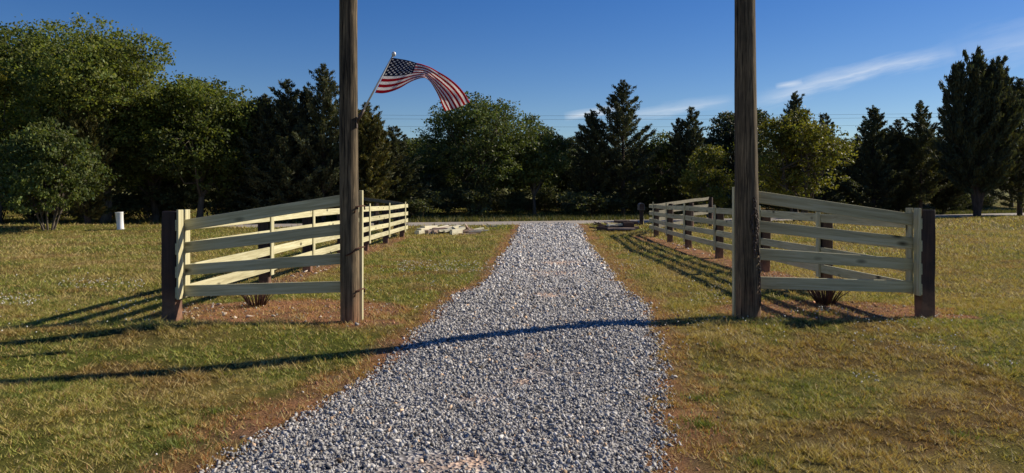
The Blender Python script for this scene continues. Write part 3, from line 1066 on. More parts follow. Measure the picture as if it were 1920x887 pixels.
# broadleaf trees, each its own shape
oak1 = broadleaf(11.5, 9.4, 1.2, 42, 70, 20, .165, 'leaf_oak', 1, trunk_r=.26, spread=.40)
oak2 = broadleaf(9.6, 6.8, 1.0, 30, 60, 20, .16, 'leaf_oak', 2, trunk_r=.22, spread=.38)
olive = broadleaf(9.5, 5.5, 1.2, 18, 42, 14, .20, 'leaf_yellow', 3, trunk_r=.18, airy=.15)
bush = broadleaf(4.7, 4.9, .15, 34, 46, 14, .15, 'leaf_bush', 4, stems=6, trunk_r=.13, spread=.26)
ctr1 = broadleaf(9.6, 8.6, 1.0, 36, 52, 17, .16, 'leaf_mid', 5, stems=3, trunk_r=.26, spread=.36, airy=.10)
ctr2 = broadleaf(7.9, 5.2, .7, 22, 48, 14, .18, 'leaf_mid', 6, stems=2, trunk_r=.2, spread=.34, airy=.08)
rnd = broadleaf(9.6, 8.4, .6, 32, 52, 14, .22, 'leaf_dark', 7, trunk_r=.25, spread=.38)
myr = broadleaf(7.0, 6.4, .9, 24, 46, 15, .17, 'leaf_myrtle', 8, stems=5, trunk_r=.22, spread=.32, airy=.06)
myr2 = broadleaf(4.9, 4.0, .9, 15, 42, 14, .16, 'leaf_myrtle', 9, stems=4, trunk_r=.15, spread=.3, airy=.06)
und = [broadleaf(2.6, 3.0, .1, 12, 26, 11, .15, 'leaf_under', 20 + i, stems=4, trunk_r=.07, spread=.3) for i in range(2)]
ced = [cedar(10, 6.6, 31, nb=180, power=.62), cedar(10, 6.4, 32, nb=230, tops=3, power=.55), cedar(11, 7.8, 33, nb=150, power=.72, clear=.10), cedar(11, 10.4, 36, tops=5, nb=250, power=.58, clear=.14, trunk_r=.24, up=18, dens=.95, spray=.36, wild=.32)]
ced_o = cedar(8.0, 4.8, 35, 'leaf_cedar_olive', nb=190, power=.5, tops=3)

plant('oak_tree', oak1, 196, 41.6, 'tallest broad oak at the far left, its round crown lit from the right', 'tree', BEY, .3, 1.03, fit(36, 41.6, 196, 11.2))
plant('oak_tree', oak1, 60, 47, 'broad oak behind the tallest oak, cut by the left edge of the picture', 'tree', BEY, 2.1, 1.08, fit(36, 47, 60, 11.2))
plant('olive_tree', olive, -5, 39, 'loose olive green tree cut by the left edge, with pale bare twigs', 'tree', BEY, .8, 1.0, fit(105, 39, 0, 9.2))
plant('oak_tree', oak2, 372, 42.3, 'smaller rounded oak just right of the tallest oak', 'tree', BEY, .0, 1.0, fit(120, 42.3, 372, 9.4))
plant('oak_tree', oak2, 290, 43.5, 'dark oak between the tallest oak and the smaller rounded oak', 'tree', BEY, 1.7, 1.05, fit(160, 43.5, 290, 9.4))
plant('oak_tree', oak2, 445, 44.5, 'dark oak between the smaller rounded oak and the cedars', 'tree', BEY, 3.7, .95, fit(172, 44.5, 445, 9.4))
plant('pine_tree', ced_o, 165, 38.8, 'dull olive conifer in front of the tallest oak, behind the bushy tree', 'tree', BEY, .5, .85, fit(185, 38.8, 165, 8.0))
BY = Gt(92, 431)[1]
plant('bushy_tree', bush, 92, BY, 'low bushy many-stemmed tree with glossy leaves at the left lawn edge', 'tree', None, .4, .80, fit(234, BY, 92, 4.65))

LC = [(497, 181, 43.2, 0, .95, 'leftmost of the dark cedars left of the flagpole'), (540, 152, 43, 1, .95, 'dark cedar with two tips, second from the left beside the flagpole'),
      (572, 170, 44.3, 0, .8, 'dark cedar squeezed between two taller cedars left of the flag pole post'), (606, 122, 43.6, 2, .80, 'tallest dark cedar just left of the left wooden pole'),
      (650, 190, 45.5, 1, .9, 'dark cedar hidden behind the left wooden pole')]
for i, (px, top, Y, k, sx, lb) in enumerate(LC):
    hh = (10, 10, 11, 11)[k]
    plant('cedar_tree', ced[k], px, Y, lb, 'tree', BEY, i * 1.3, sx, fit(top, Y, px, hh))
plant('cedar_tree', ced_o, 690, 44.6, 'wide olive green cedar just right of the left wooden pole', 'tree', BEY, 1.0, .95, fit(196, 44.6, 690, 8.0))
plant('cedar_tree', ced[1], 742, 49, 'low dark cedar between the olive cedar and the middle tree', 'tree', BEY, 2.0, .9, fit(238, 49, 742, 10))
plant('broadleaf_tree', ctr2, 790, 58, 'low dark tree at the left foot of the middle tree', 'tree', BEY, 2.0, 1.0, fit(255, 58, 790, 7.7))
plant('broadleaf_tree', ctr1, 893, 55, 'tall middle tree with pale forked trunks under the flag tip', 'tree', BEY, .2, 1.05, fit(166, 55, 893, 9.3))
plant('broadleaf_tree', ctr2, 1003, 56, 'narrower green tree touching the right side of the middle tree', 'tree', BEY, .9, 1.0, fit(205, 56, 1003, 7.7))
plant('broadleaf_tree', rnd, 1068, 78, 'far low dark tree in the gap right of the middle trees', 'tree', BEY, .5, .8, fit(252, 78, 1068, 9.3))
plant('cedar_tree', ced[0], 1112, 57, 'dark cedar at the left shoulder of the spired cedar', 'tree', BEY, .5, .95, fit(210, 57, 1112, 10))
plant('cedar_tree', ced[2], 1168, 57, 'spired open cedar standing tallest in the middle right', 'tree', BEY, .2, 1.0, fit(152, 57, 1168, 11))
plant('broadleaf_tree', ctr2, 1232, 60, 'small dark leafy tree right of the spired cedar', 'tree', BEY, 4.0, 1.0, fit(243, 60, 1232, 7.7))
plant('cedar_tree', ced[1], 1297, 58, 'dark twin-topped cedar left of the right wooden pole', 'tree', BEY, 2.6, .9, fit(203, 58, 1297, 10))
plant('broadleaf_tree', rnd, 1385, 70, 'round dark tree behind the right wooden pole', 'tree', BEY, 1.5, 1.0, fit(196, 70, 1385, 9.3))
plant('broadleaf_tree', rnd, 1250, 76, 'far dark tree filling the gap between the cedars left of the right pole', 'tree', BEY, 3.5, .7, fit(262, 76, 1250, 9.3))
plant('crape_myrtle', myr2, 1335, 46.5, 'small yellow green tree just left of the right wooden pole', 'tree', None, .5, .95, fit(275, 46.5, 1335, 4.8))
plant('cedar_tree', ced[0], 1490, 64, 'cedar tip rising behind the large yellow green tree', 'tree', BEY, 4.5, .85, fit(176, 64, 1490, 10))
plant('cedar_tree', ced[1], 1548, 63, 'dark cedar behind the right half of the large yellow green tree', 'tree', BEY, 1.5, .85, fit(214, 63, 1548, 10))
plant('crape_myrtle', myr, 1500, 46.8, 'large yellow green tree just right of the right wooden pole', 'tree', None, .1, 1.06, fit(210, 46.8, 1500, 6.9))
RC = [(1638, 203, 62, 0, .95, 'slim dark cedar right of the large yellow green tree'), (1682, 226, 64, 1, .9, 'lower dark cedar between the slim cedar and the next tip'),
      (1726, 190, 63, 2, .85, 'dark cedar with a thin tip left of the biggest cedar'), (1770, 232, 66, 1, .95, 'dark cedar behind the left limbs of the biggest cedar'),
      (1912, 150, 61, 0, 1.1, 'dark cedar cut by the right edge of the picture')]
for i, (px, top, Y, k, sx, lb) in enumerate(RC):
    hh = (10, 10, 11, 11)[k]
    plant('cedar_tree', ced[k], px, Y, lb, 'tree', BEY, 2 + i * 1.1, sx, fit(top, Y, px, hh))
plant('cedar_tree', ced[3], 1832, 57.5, 'biggest cedar at the right with many ragged tops and forked trunk', 'tree', BEY, .6, .95, fit(103, 57.5, 1832, 11))

# a second row behind the front trees closes the gaps between them
for i in range(44):
    px = -120 + i * 49 + random.uniform(-14, 14)
    X0 = (px - 960) / F * 60
    Y = float(road_y(X0)) + random.uniform(19, 25)
    top = (195 if px < 480 else 262 if px < 1560 else 236) + random.uniform(-14, 22)
    plant('background_tree', rnd if i % 3 else ctr2, px, Y, 'dark tree in the second row, seen between the front trees', 'tree', 'second row of trees', random.uniform(0, 6), random.uniform(.75, .95), fit(top, Y, px, 9.3 if i % 3 else 7.7))

# undergrowth along the feet of the trees
for i in range(64):
    X = -38 + i * 1.42 + random.uniform(-.6, .6)
    Y = float(road_y(X)) + (random.uniform(6.5, 11) if X < -6 else random.uniform(9.5, 15))
    s = random.uniform(.85, 1.5)
    plant('undergrowth_shrub', und[i % 2], 0, Y, 'dark low shrub in the undergrowth beneath the trees beyond the road', 'shrub', 'undergrowth beneath the trees', random.uniform(0, 6), s, s * random.uniform(.55, 1.0), X=X)

# ------------------------------------------------------------------ fences
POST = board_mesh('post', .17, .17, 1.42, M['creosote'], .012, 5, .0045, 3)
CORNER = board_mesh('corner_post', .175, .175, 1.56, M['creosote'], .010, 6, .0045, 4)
BAT = board_mesh('batten', 1.12, .025, .14, M['pine'], .004)
BAT0 = board_mesh('corner_batten', 1.075, .026, .135, M['pine'], .004)
RAILZ = (1.168, .888, .612, .347)
RH = .135


def ribbon(path, hh, th, mat, name='rail'):
    secs = [[(-th / 2, -hh / 2), (th / 2, -hh / 2), (th / 2, hh / 2), (-th / 2, hh / 2)]] * len(path)
    V, FQ = sweep(path, secs)
    n = len(path)
    FQ = FQ + [(3, 2, 1, 0), ((n - 1) * 4, (n - 1) * 4 + 1, (n - 1) * 4 + 2, (n - 1) * 4 + 3)]
    me = bpy.data.meshes.new(name)
    me.from_pydata([tuple(v) for v in V], [], FQ)
    me.materials.append(mat)
    return me


def rail(parent, a, b, hh=RH, th=.025, name='rail'):
    a, b = Vector(a), Vector(b)
    L = (b - a).length
    o = link(name, board_mesh(name, L, th, hh, M['pine'], .0035), parent)
    return between(o, a, b)


def fence(root, X, side, post_y, wing, splay=()):
    """posts, four rails a bay and a batten over each joint; side = +1 when the drive lies on the +X side"""
    PX = [X + float(np.interp(yy, (21, 28.6), (0, splay[0] if splay else 0))) for yy in post_y]
    XR = [p + side * (.085 + .0135) for p in PX]
    XB = [p + side * .0255 for p in XR]
    rr = random.Random(int(abs(X) * 10))
    dz = [[rr.uniform(-.012, .012) for _ in RAILZ] for _ in post_y]
    gl = [gz1(X, yy) for yy in post_y]
    for i, yy in enumerate(post_y):
        X, xr, xb = PX[i], XR[i], XB[i]
        if i == 0:
            o = link('post', CORNER, root, (X - side * .002, yy, gl[i] + 1.335 - .78))
            for k_, off in enumerate((-.063, .125)):        # the two pale boards that clasp the front rails
                b_ = link('batten', BAT0, root)
                between(b_, (xb, yy + off, gl[i] + .277), (xb, yy + off, gl[i] + 1.352))
                b_.matrix_local = Matrix.Translation((xb, yy + off, gl[i] + .815)) @ Matrix(((0, side, 0), (0, 0, 1), (1, 0, 0))).to_4x4()
        else:
            link('post', POST, root, (X, yy, gl[i] + .49 + rr.uniform(-.02, .02)), (rr.uniform(-.012, .012), rr.uniform(-.012, .012), rr.uniform(-.04, .04)))
            b_ = link('batten', BAT, root)
            b_.matrix_local = Matrix.Translation((xb, yy, gl[i] + .765 + rr.uniform(-.015, .015))) @ Matrix(((0, side, 0), (0, 0, 1), (1, 0, 0))).to_4x4()
    for i in range(len(post_y) - 1):
        ya = post_y[i] - .11 if i == 0 else post_y[i] + .002
        yb = post_y[i + 1] - .002
        for k_, zz in enumerate(RAILZ):
            rail(root, (XR[i], ya, gl[i] + zz + dz[i][k_]), (XR[i + 1], yb, gl[i + 1] + zz + dz[i + 1][k_]))
    # the far end swings out along the road on bent boards
    for k_, zz in enumerate(RAILZ):
        path = []
        w = [(XR[-1], post_y[-1] + .002)] + wing
        # Catmull-Rom through the wing's points
        for j in range(len(w) - 1):
            p0, p1, p2, p3 = (Vector(w[max(j - 1, 0)]), Vector(w[j]), Vector(w[j + 1]), Vector(w[min(j + 2, len(w) - 1)]))
            if j == 0: p0 = p1 + Vector((0, -2.0))
            for q in range(7):
                t = q / 7
                path.append(.5 * ((2 * p1) + (p2 - p0) * t + (2 * p0 - 5 * p1 + 4 * p2 - p3) * t * t + (3 * p1 - p0 - 3 * p2 + p3) * t ** 3))
        path.append(Vector(w[-1]))
        n = len(path)
        lift = (.30, .20, .10, .03)[k_]
        path = [(p.x, p.y, gz1(p.x, p.y) + zz + dz[-1][k_] + lift * max(0, (i / n - .35)) / .65) for i, p in enumerate(path)]
        cut = n // 4
        link('rail', ribbon(path[:cut + 1], RH, .024, M['pine']), root)
        link('rail', ribbon(path[cut:], RH * 1.05, .022, M['dark_pine']), root)
    for j, (wx, wy) in enumerate(wing[1:]):
        d = Vector((-side * .0, 0))
        px_ = wx - side * .105
        big = j == len(wing) - 2
        link('post', CORNER if big else POST, root, (px_, wy + .02, gz1(px_, wy) + (.72 if big else .53)), (0, 0, side * .6))
    return root


lroot = tag(empty('board_fence', (0, 0, 0)), 'pale four-rail board fence running back along the left side of the drive, sunlit', 'fence', 'board fences')
lroot.location = (0, 0, 0)
fence(lroot, LF - .02, 1, [8.985, 12.35, 14.95, 17.9, 20.85, 24.2, 27.8], [(-4.12, 29.2), (-4.75, 31.0), (-6.05, 33.6), (-7.6, 36.6)])
rroot = tag(empty('board_fence', (0, 0, 0)), 'four-rail board fence along the right side of the drive, seen from its shaded side', 'fence', 'board fences')
fence(rroot, RF, -1, [9.20, 12.1, 15.0, 18.3, 21.7, 25.1, 28.4], [(5.52, 29.6), (6.65, 31.5), (8.4, 35.1), (10.25, 38.6)], (.42,))


def panel(root, xc, xp, y, zc, zp, hh, endx, ztop, side):
    for a, b, h_ in zip(zc, zp, hh):
        # continue the slope past the pole to the end board
        t = (endx - side * .0 - xc) / (xp - xc)
        rail(root, (xc, y, a - h_ / 2), (xc + (xp - xc) * t, y, a + (b - a) * t - h_ / 2), h_, .027)
    o = link('end_board', board_mesh('end_board', ztop, .075, .040, M['pine'], .004), root)
    o.matrix_local = Matrix.Translation((endx + side * .022, y - .005, ztop / 2)) @ Matrix(((0, 0, 1), (0, 1, 0), (-1, 0, 0))).to_4x4()


lp = tag(empty('wing_panel', (0, 0, 0)), 'four fanned pine rails between left corner post and left wooden pole', 'fence panel', 'fanned gate side panels')
panel(lp, -3.985, -2.11, 9.045, (1.227, .953, .680, .426), (1.526, 1.174, .816, .478), (.135, .135, .132, .138), -1.86, 1.585, 1)
rp = tag(empty('wing_panel', (0, 0, 0)), 'four fanned pine rails between right wooden pole and right corner post', 'fence panel', 'fanned gate side panels')
panel(rp, 5.005, 3.03, 9.262, (1.295, 1.0, .735, .458), (1.585, 1.215, .868, .510), (.15, .14, .145, .15), 2.80, 1.63, -1)

# ------------------------------------------------------------------ the two tall poles


def tall_pole(name, base, r0, r1, h, seed, label):
    k = 28
    nz = 60
    r = random.Random(seed)
    V = []
    ph = [r.uniform(0, 6.28) for _ in range(6)]
    for i in range(nz):
        t = i / (nz - 1); zz = -.25 + t * (h + .25)
        rad = r0 + (r1 - r0) * max(0, min(1, (zz) / h))
        for j in range(k):
            a = 2 * math.pi * j / k
            q = rad * (1 + .010 * math.sin(3 * a + ph[0] + zz * .4) + .006 * math.sin(7 * a + ph[1] + zz * .9)) + r.uniform(-.0012, .0012)
            if j in (5, 11, 20) and math.sin(zz * (1.1 + .2 * j) + ph[j % 6]) > -.2: q -= .006
            V.append((q * math.cos(a) + .012 * math.sin(zz * .7 + ph[2]), q * math.sin(a), zz))
    Fq = [(i * k + j, i * k + (j + 1) % k, (i + 1) * k + (j + 1) % k, (i + 1) * k + j) for i in range(nz - 1) for j in range(k)]
    Fq.append(tuple(range((nz - 1) * k, nz * k)))
    me = bpy.data.meshes.new(name); me.from_pydata(V, [], Fq); me.materials.append(M['pole'])
    for p in me.polygons: p.use_smooth = len(p.vertices) == 4
    o = link(name, me, None, (base[0], base[1], gz1(*base)))
    return tag(o, label, 'pole', 'tall wooden gate poles')


pl = tall_pole('wooden_pole', LPOLE, .114, .100, 7.2, 3, 'tall weathered wooden pole on the left carrying the flag')
pr = tall_pole('wooden_pole', RPOLE, .149, .098, 7.4, 4, 'thicker tall wooden pole on the right with a rusty chain')
pr.rotation_euler = (0, math.radians(-.35), 0)

# rusty gate hooks on the left pole and its board
for j, (py, kind) in enumerate(((388, 0), (466, 1), (545, 0))):
    zz = EYE - (py - HZ) / F * 8.86
    yy = 8.80
    path = [(-1.905, 8.93, zz - .10 + .05 * kind), (-1.862, yy, zz - .05), (-1.852, yy - .012, zz), (-1.80, 8.93, zz + .012), (-1.788, 8.98, zz + .012), (-1.785, 8.985, zz - .035 + .05 * kind)]
    if kind: path = [(-1.97, 8.785, zz - .08)] + [(-1.90, 8.80, zz - .05)] + path[2:]
    o = link('gate_hook', tube_mesh('gate_hook', path, [.0095] * len(path), M['rust'], 7))
    tag(o, ('rusty gate hook at the top of the left pole, beside the fence top', 'rusty twisted hook at mid height on the left pole', 'lowest rusty gate hook on the left pole')[j], 'hook', 'rusty gate hooks')

# ------------------------------------------------------------------ chain on the right pole


def link_mesh():
    V, FQ = [], []
    K, k = 14, 6
    for i in range(K):
        a = 2 * math.pi * i / K
        c = Vector((.0125 * math.cos(a), 0, .019 * math.sin(a) + (.010 if math.sin(a) > 0 else -.010)))
        t = Vector((math.cos(a), 0, math.sin(a)))
        for j in range(k):
            b_ = 2 * math.pi * j / k
            V.append(tuple(c + t * math.cos(b_) * .0052 + Vector((0, 1, 0)) * math.sin(b_) * .0052))
    for i in range(K):
        for j in range(k):
            FQ.append((i * k + j, ((i + 1) % K) * k + j, ((i + 1) % K) * k + (j + 1) % k, i * k + (j + 1) % k))
    me = bpy.data.meshes.new('chain_link'); me.from_pydata(V, [], FQ); me.materials.append(M['chain'])
    for p in me.polygons: p.use_smooth = True
    return me


LM = link_mesh()
ch = tag(empty('hanging_chain', (0, 0, 0)), 'rusty iron chain hung in loops on the right wooden pole', 'chain')


def chain_path(pts, step=.040):
    pts = [Vector(p) for p in pts]
    acc, out, i = 0, [], 0
    dense = []
    for a, b in zip(pts, pts[1:]):
        for q in range(40): dense.append(a.lerp(b, q / 40))
    last = dense[0]; out = [last]
    for p in dense:
        if (p - out[-1]).length >= step: out.append(p)
    for j in range(len(out) - 1):
        a, b = out[j], out[j + 1]
        d = (b - a).normalized()
        o = link('chain_link', LM, ch)
        q = d.to_track_quat('Z', 'Y')
        o.matrix_local = Matrix.Translation((a + b) / 2) @ q.to_matrix().to_4x4() @ Matrix.Rotation((j % 2) * math.pi / 2 + random.uniform(-.25, .25), 4, 'Z') @ Matrix.Diagonal((1.2, 1.2, 1.1, 1))


def on_pole(px, py, out=.012):
    """a point on the near skin of the right pole"""
    zz = EYE - (py - HZ) / F * 8.95
    xx = (px - 960) / F * 8.95 - RPOLE[0] + .005
    R = .142 - (.051) * zz / 7.4 + out
    xx = max(-R * .985, min(R * .985, xx))
    return (RPOLE[0] + xx - .0061 * zz, RPOLE[1] - math.sqrt(max(0, R * R - xx * xx)), zz)


chain_path([on_pole(*p) for p in ((1413, 372), (1417, 390), (1410, 402), (1408, 420), (1411, 445), (1414, 470), (1418, 452), (1421, 430))])
chain_path([on_pole(*p) for p in ((1411, 376), (1419, 400), (1421, 425), (1417, 450), (1423, 480), (1424, 520), (1425, 560), (1425, 574))])
chain_path([on_pole(*p, .026) for p in ((1415, 378), (1413, 400), (1419, 415), (1415, 440), (1412, 470), (1416, 486))])
tag(link('chain_nail', tube_mesh('chain_nail', [on_pole(1413, 372, -.03), on_pole(1413, 371, .06)], [.006, .006], M['rust'], 6)), 'iron nail at the top of the chain on the right pole', 'nail')

# ------------------------------------------------------------------ flag
fs0 = Vector((-1.845, 8.86, 2.415)); tip = P(737, 104, 8.72)
fr = tag(empty('flagstaff', fs0), 'slanted white flagstaff fixed to the left wooden pole', 'flagstaff')
inv = Matrix.Translation(-fs0)
o = link('staff', tube_mesh('staff', [inv @ fs0, inv @ tip], [.0125, .0105], M['pole_metal'], 10), fr)
bm = bmesh.new(); bmesh.ops.create_uvsphere(bm, u_segments=14, v_segments=10, radius=.026)
bmesh.ops.scale(bm, vec=(1, 1, 1.15), verts=bm.verts)
link('finial', bm_mesh('finial', bm, M['pole_metal'], True), fr, inv @ (tip + (tip - fs0).normalized() * .018))
d_ = (tip - fs0).normalized()
link('socket', tube_mesh('socket', [inv @ (fs0 - d_ * .03), inv @ (fs0 + d_ * .16)], [.019, .019], M['chain'], 10), fr)
o = link('bracket_plate', board_mesh('bracket_plate', .014, .06, .13, M['chain'], .003), fr, inv @ (fs0 + Vector((-.012, .008, -.02))))

secs = [  # u, top px, bottom px, depth of top and bottom behind the staff
    (0.00, (735, 108), (703, 174), 0, .0), (.10, (747, 110), (717, 175), .03, -.03), (.20, (759, 112), (733, 172), .06, -.05), (.30, (770, 114.5), (750, 165), .08, -.06),
    (.40, (781, 118), (767, 155), .08, -.10), (.48, (790, 120), (781, 149), .06, -.12), (.56, (799, 123), (795, 146), .03, -.16), (.63, (809, 127), (803, 150), -.01, -.14),
    (.70, (821, 134), (810, 158), -.04, -.10), (.78, (838, 144), (818, 172), -.02, -.04), (.86, (856, 158), (825, 187), .02, .0), (.93, (870, 174), (829, 198), .05, .04), (1.0, (881, 192), (834, 208), .08, .05)]
NU, NV = 90, 36
su = np.array([s[0] for s in secs])
V, UV = [], []


def smooth(xn, xs_, vals):
    vals = np.array(vals, float)
    out = np.zeros_like(xn)
    for i, t in enumerate(xn):
        j = min(max(np.searchsorted(xs_, t) - 1, 0), len(xs_) - 2)
        p1, p2 = vals[j], vals[j + 1]
        p0 = vals[max(j - 1, 0)]; p3 = vals[min(j + 2, len(vals) - 1)]
        q = (t - xs_[j]) / (xs_[j + 1] - xs_[j])
        out[i] = .5 * (2 * p1 + (p2 - p0) * q + (2 * p0 - 5 * p1 + 4 * p2 - p3) * q * q + (3 * p1 - p0 - 3 * p2 + p3) * q ** 3)
    return out


un = np.linspace(0, 1, NU)
tpx, tpy = smooth(un, su, [s[1][0] for s in secs]), smooth(un, su, [s[1][1] for s in secs])
bpx, bpy_ = smooth(un, su, [s[2][0] for s in secs]), smooth(un, su, [s[2][1] for s in secs])
td, bd = smooth(un, su, [s[3] for s in secs]), smooth(un, su, [s[4] for s in secs])
for i, u in enumerate(un):
    for j in range(NV):
        q = j / (NV - 1)
        d = td[i] + (bd[i] - td[i]) * q
        rip = .020 * u * math.sin(q * 9 + u * 5) + .016 * math.sin(u * 16 + q * 4) * min(1, u * 4) + .007 * math.sin(u * 41 + q * 11) * min(1, u * 5) + .006 * math.sin(q * 23 - u * 17) * u
        sag = math.sin(q * math.pi) * (2.2 * math.sin(u * 7 + .5) - (6 if u > .6 else 0) * (u - .6) * 2)
        p = P(tpx[i] + (bpx[i] - tpx[i]) * q + sag * .6, tpy[i] + (bpy_[i] - tpy[i]) * q - sag, 8.71 + .02 * q + d + rip)
        V.append(tuple(p)); UV.append((u, q))
V = np.array(V)
ii = (np.arange(NU - 1)[:, None] * NV + np.arange(NV - 1)[None]).ravel()
o = link('flag', mesh_np('flag', V, np.stack([ii, ii + 1, ii + NV + 1, ii + NV], 1), M['flag'], None, True, np.array(UV)))
md = o.modifiers.new('thickness', 'SOLIDIFY'); md.thickness = .0012
tag(o, 'red white and blue striped flag with stars, blowing from the slanted staff', 'flag')

# ------------------------------------------------------------------ low cut shrubs in the beds


def stub_shrub(px, py, label, n, seed, wid=.26, ht=.34):
    r = random.Random(seed)
    x0, y0 = G(px, py)
    root = empty('cut_shrub', (x0, y0, gz1(x0, y0)))
    for i in range(n):
        a = r.uniform(0, 6.28); s = r.uniform(.15, 1.0)
        top = Vector((math.cos(a) * wid * s, math.sin(a) * wid * s, ht * r.uniform(.55, 1.0)))
        b0 = Vector((math.cos(a) * .09 * s, math.sin(a) * .09 * s, -.03))
        mid = b0.lerp(top, .5) + Vector((r.uniform(-.02, .02), r.uniform(-.02, .02), .02))
        rd = r.uniform(.005, .010)
        link('stem', tube_mesh('stem', [b0, mid, top], [rd, rd * .85, rd * .5], M['twig'], 5), root)
    return tag(root, label, 'shrub', 'cut back shrubs behind the front panels')


stub_shrub(482, 574, 'bare cut shrub behind the lowest rail of the left panel', 52, 1, .31, .33)
stub_shrub(1548, 572, 'dark bare cut shrub behind the lowest rail of the right panel', 64, 2, .34, .36)

# pale stones in the beds
SM = []
for k, (tv, tf) in enumerate(tmpl[:5]):
    SM.append(mesh_np('bed_stone', tv, tf, M['stone']))
for i, (px, py, s) in enumerate(((345, 588, .05), (372, 594, .04), (411, 572, .05), (422, 592, .055), (440, 597, .045), (468, 596, .05), (512, 594, .035), (398, 577, .035), (548, 580, .03), (600, 596, .03), (360, 598, .035),
                                 (549, 519, .05), (572, 511, .06), (583, 507, .05), (600, 509, .05), (565, 518, .04), (592, 514, .04), (610, 508, .04), (1262, 458, .06), (1271, 461, .07), (1277, 464, .06), (1284, 461, .06), (1290, 468, .05), (1268, 466, .05), (1318, 476, .05), (1330, 480, .04), (1240, 449, .05), (1302, 470, .05))):
    x0, y0 = G(px, py)
    o = link('bed_stone', SM[i % 5], None, (x0, y0, gz1(x0, y0) + s * .25), (random.uniform(0, .4), random.uniform(0, .4), random.uniform(0, 6)), (s, s * .9, s * .75))
    if y0 < 12: tag(o, 'small pale stone lying on the red soil under the left panel', 'stone', 'stones under the left panel')
    elif x0 < 0: tag(o, 'small pale stone at the foot of the left fence behind the panel', 'stone', 'stones at the left fence')
    else: tag(o, 'small pale stone on the red soil at the foot of the right fence', 'stone', 'stones at the right fence')

# ------------------------------------------------------------------ scrap wood piles


def plank(x, y, z, L, w, t, rz, mat, label, group, tilt=0.0, roll=0.0):
    o = link('scrap_plank', board_mesh('scrap_plank', L, w, t, M[mat], .006, 2, .006, int(abs(x * 100 + y * 10 + z * 1000))), None, (x, y, gz1(x, y) + z), (roll, tilt, rz))
    return tag(o, label, 'plank', group)


def pk(px, py, Y, L, w, t, rz, tilt, mat, label, group, roll=0.0):
    """a piece of scrap whose middle the photograph shows at (px, py), Y metres away"""
    p = P(px, py, Y)
    return plank(p.x, p.y, max(p.z - gz1(p.x, p.y), t * .45), L, w, t, rz, mat, label, group, tilt, roll)


GL, GR = 'scrap planks left of the drive', 'scrap planks right of the drive'
PW, PB, PD = 'pale plank in the scrap pile on the lawn left of the drive', 'weathered brown plank in the scrap pile left of the drive', 'dark plank in the scrap pile left of the drive'
for a in ((793, 435.5, 30.3, .75, .24, .15, .95, 0, 'scrap_pale', PW), (797, 431, 30.7, .8, .26, .15, 1.0, 0, 'scrap_pale', PW), (804, 426, 31.3, .9, .26, .12, 1.05, 0, 'scrap_pale', PW), (800, 436, 30.6, .5, .4, .14, 0, 0, 'scrap_dark', PD),
          (812, 436, 30.2, .7, .22, .16, .8, 0, 'scrap_brown', PB), (822, 436, 30.3, .7, .20, .18, .9, 0, 'scrap_brown', PB), (830, 437, 30.4, .40, .22, .16, .15, 0, 'scrap_dark', PD), (818, 433, 30.6, 1.0, .3, .10, .35, 0, 'scrap_brown', PB), (808, 430, 31.0, .8, .22, .10, 1.0, 0, 'scrap_brown', PB),
          (812, 428, 31.3, 1.5, .16, .06, 1.1, -.05, 'scrap_brown', PB), (818, 427.5, 31.4, 1.6, .12, .06, 1.0, -.08, 'scrap_pale', PW), (823, 428, 31.5, 1.6, .18, .06, 1.05, -.06, 'scrap_brown', PB), (829, 427.5, 31.4, 1.6, .18, .06, .98, -.05, 'scrap_brown', PB), (835, 428, 31.6, 1.5, .16, .06, 1.0, -.06, 'scrap_brown', PB),
          (841, 427, 31.5, 1.5, .10, .06, .95, -.08, 'scrap_pale', PW), (838, 430, 31.0, 1.2, .3, .12, .3, 0, 'scrap_brown', PB), (833, 432.3, 30.2, .60, .12, .08, .75, -.04, 'scrap_pale', PW), (843, 430.5, 30.2, .6, .12, .09, .8, -.22, 'scrap_pale', PW), (849, 428, 30.4, .6, .14, .09, .9, -.2, 'scrap_pale', PW),
          (854, 430, 30.3, .36, .12, .07, .1, .62, 'scrap_pale', PW), (855.5, 436, 29.8, .7, .12, .22, 1.0, 0, 'scrap_pale', PW), (842, 438, 30.3, 1.0, .25, .10, .05, 0, 'scrap_dark', PD), (848, 434, 30.6, .6, .5, .2, 0, 0, 'scrap_dark', PD), (862, 430, 30.5, .5, .2, .10, .9, -.2, 'scrap_pale', PW), (863, 425.5, 31.0, .24, .16, .08, .3, 0, 'scrap_pale', PW),
          (869, 437, 30.4, .36, .3, .10, .05, 0, 'scrap_dark', PD), (868, 434.5, 30.6, .5, .25, .08, 0, 0, 'scrap_brown', PB), (876, 439.5, 29.9, .75, .14, .05, .03, 0, 'scrap_brown', PB), (868, 426.5, 30.8, .36, .14, .05, .1, -.95, 'scrap_pale', PW), (877, 427, 30.9, .40, .14, .05, -.1, .95, 'scrap_brown', PB), (873, 430, 31.1, .34, .3, .2, .2, .2, 'scrap_dark', PD),
          (881, 430, 31.0, .3, .16, .10, .6, .3, 'scrap_brown', PB), (884, 434, 30.6, .9, .10, .06, .25, -.06, 'scrap_pale', PW), (892, 430, 31.2, .8, .10, .06, .7, -.1, 'scrap_pale', PW), (899, 433, 30.7, .75, .08, .05, .3, -.05, 'scrap_pale', PW), (890, 431.5, 31.0, .9, .12, .06, .5, 0, 'scrap_brown', PB), (888, 436, 30.4, .6, .08, .05, .12, 0, 'scrap_brown', PB)):
    pk(*a, GL)
pk(922, 424.5, 38.0, .14 * 4, .2, .06, .1, 0, 'scrap_pale', 'single pale plank lying alone between the left scrap pile and the drive', None)
QW, QD, QB = 'pale plank in the dark scrap pile right of the drive', 'dark plank in the scrap pile right of the drive beside the fence end', 'brown plank in the dark scrap pile right of the drive'
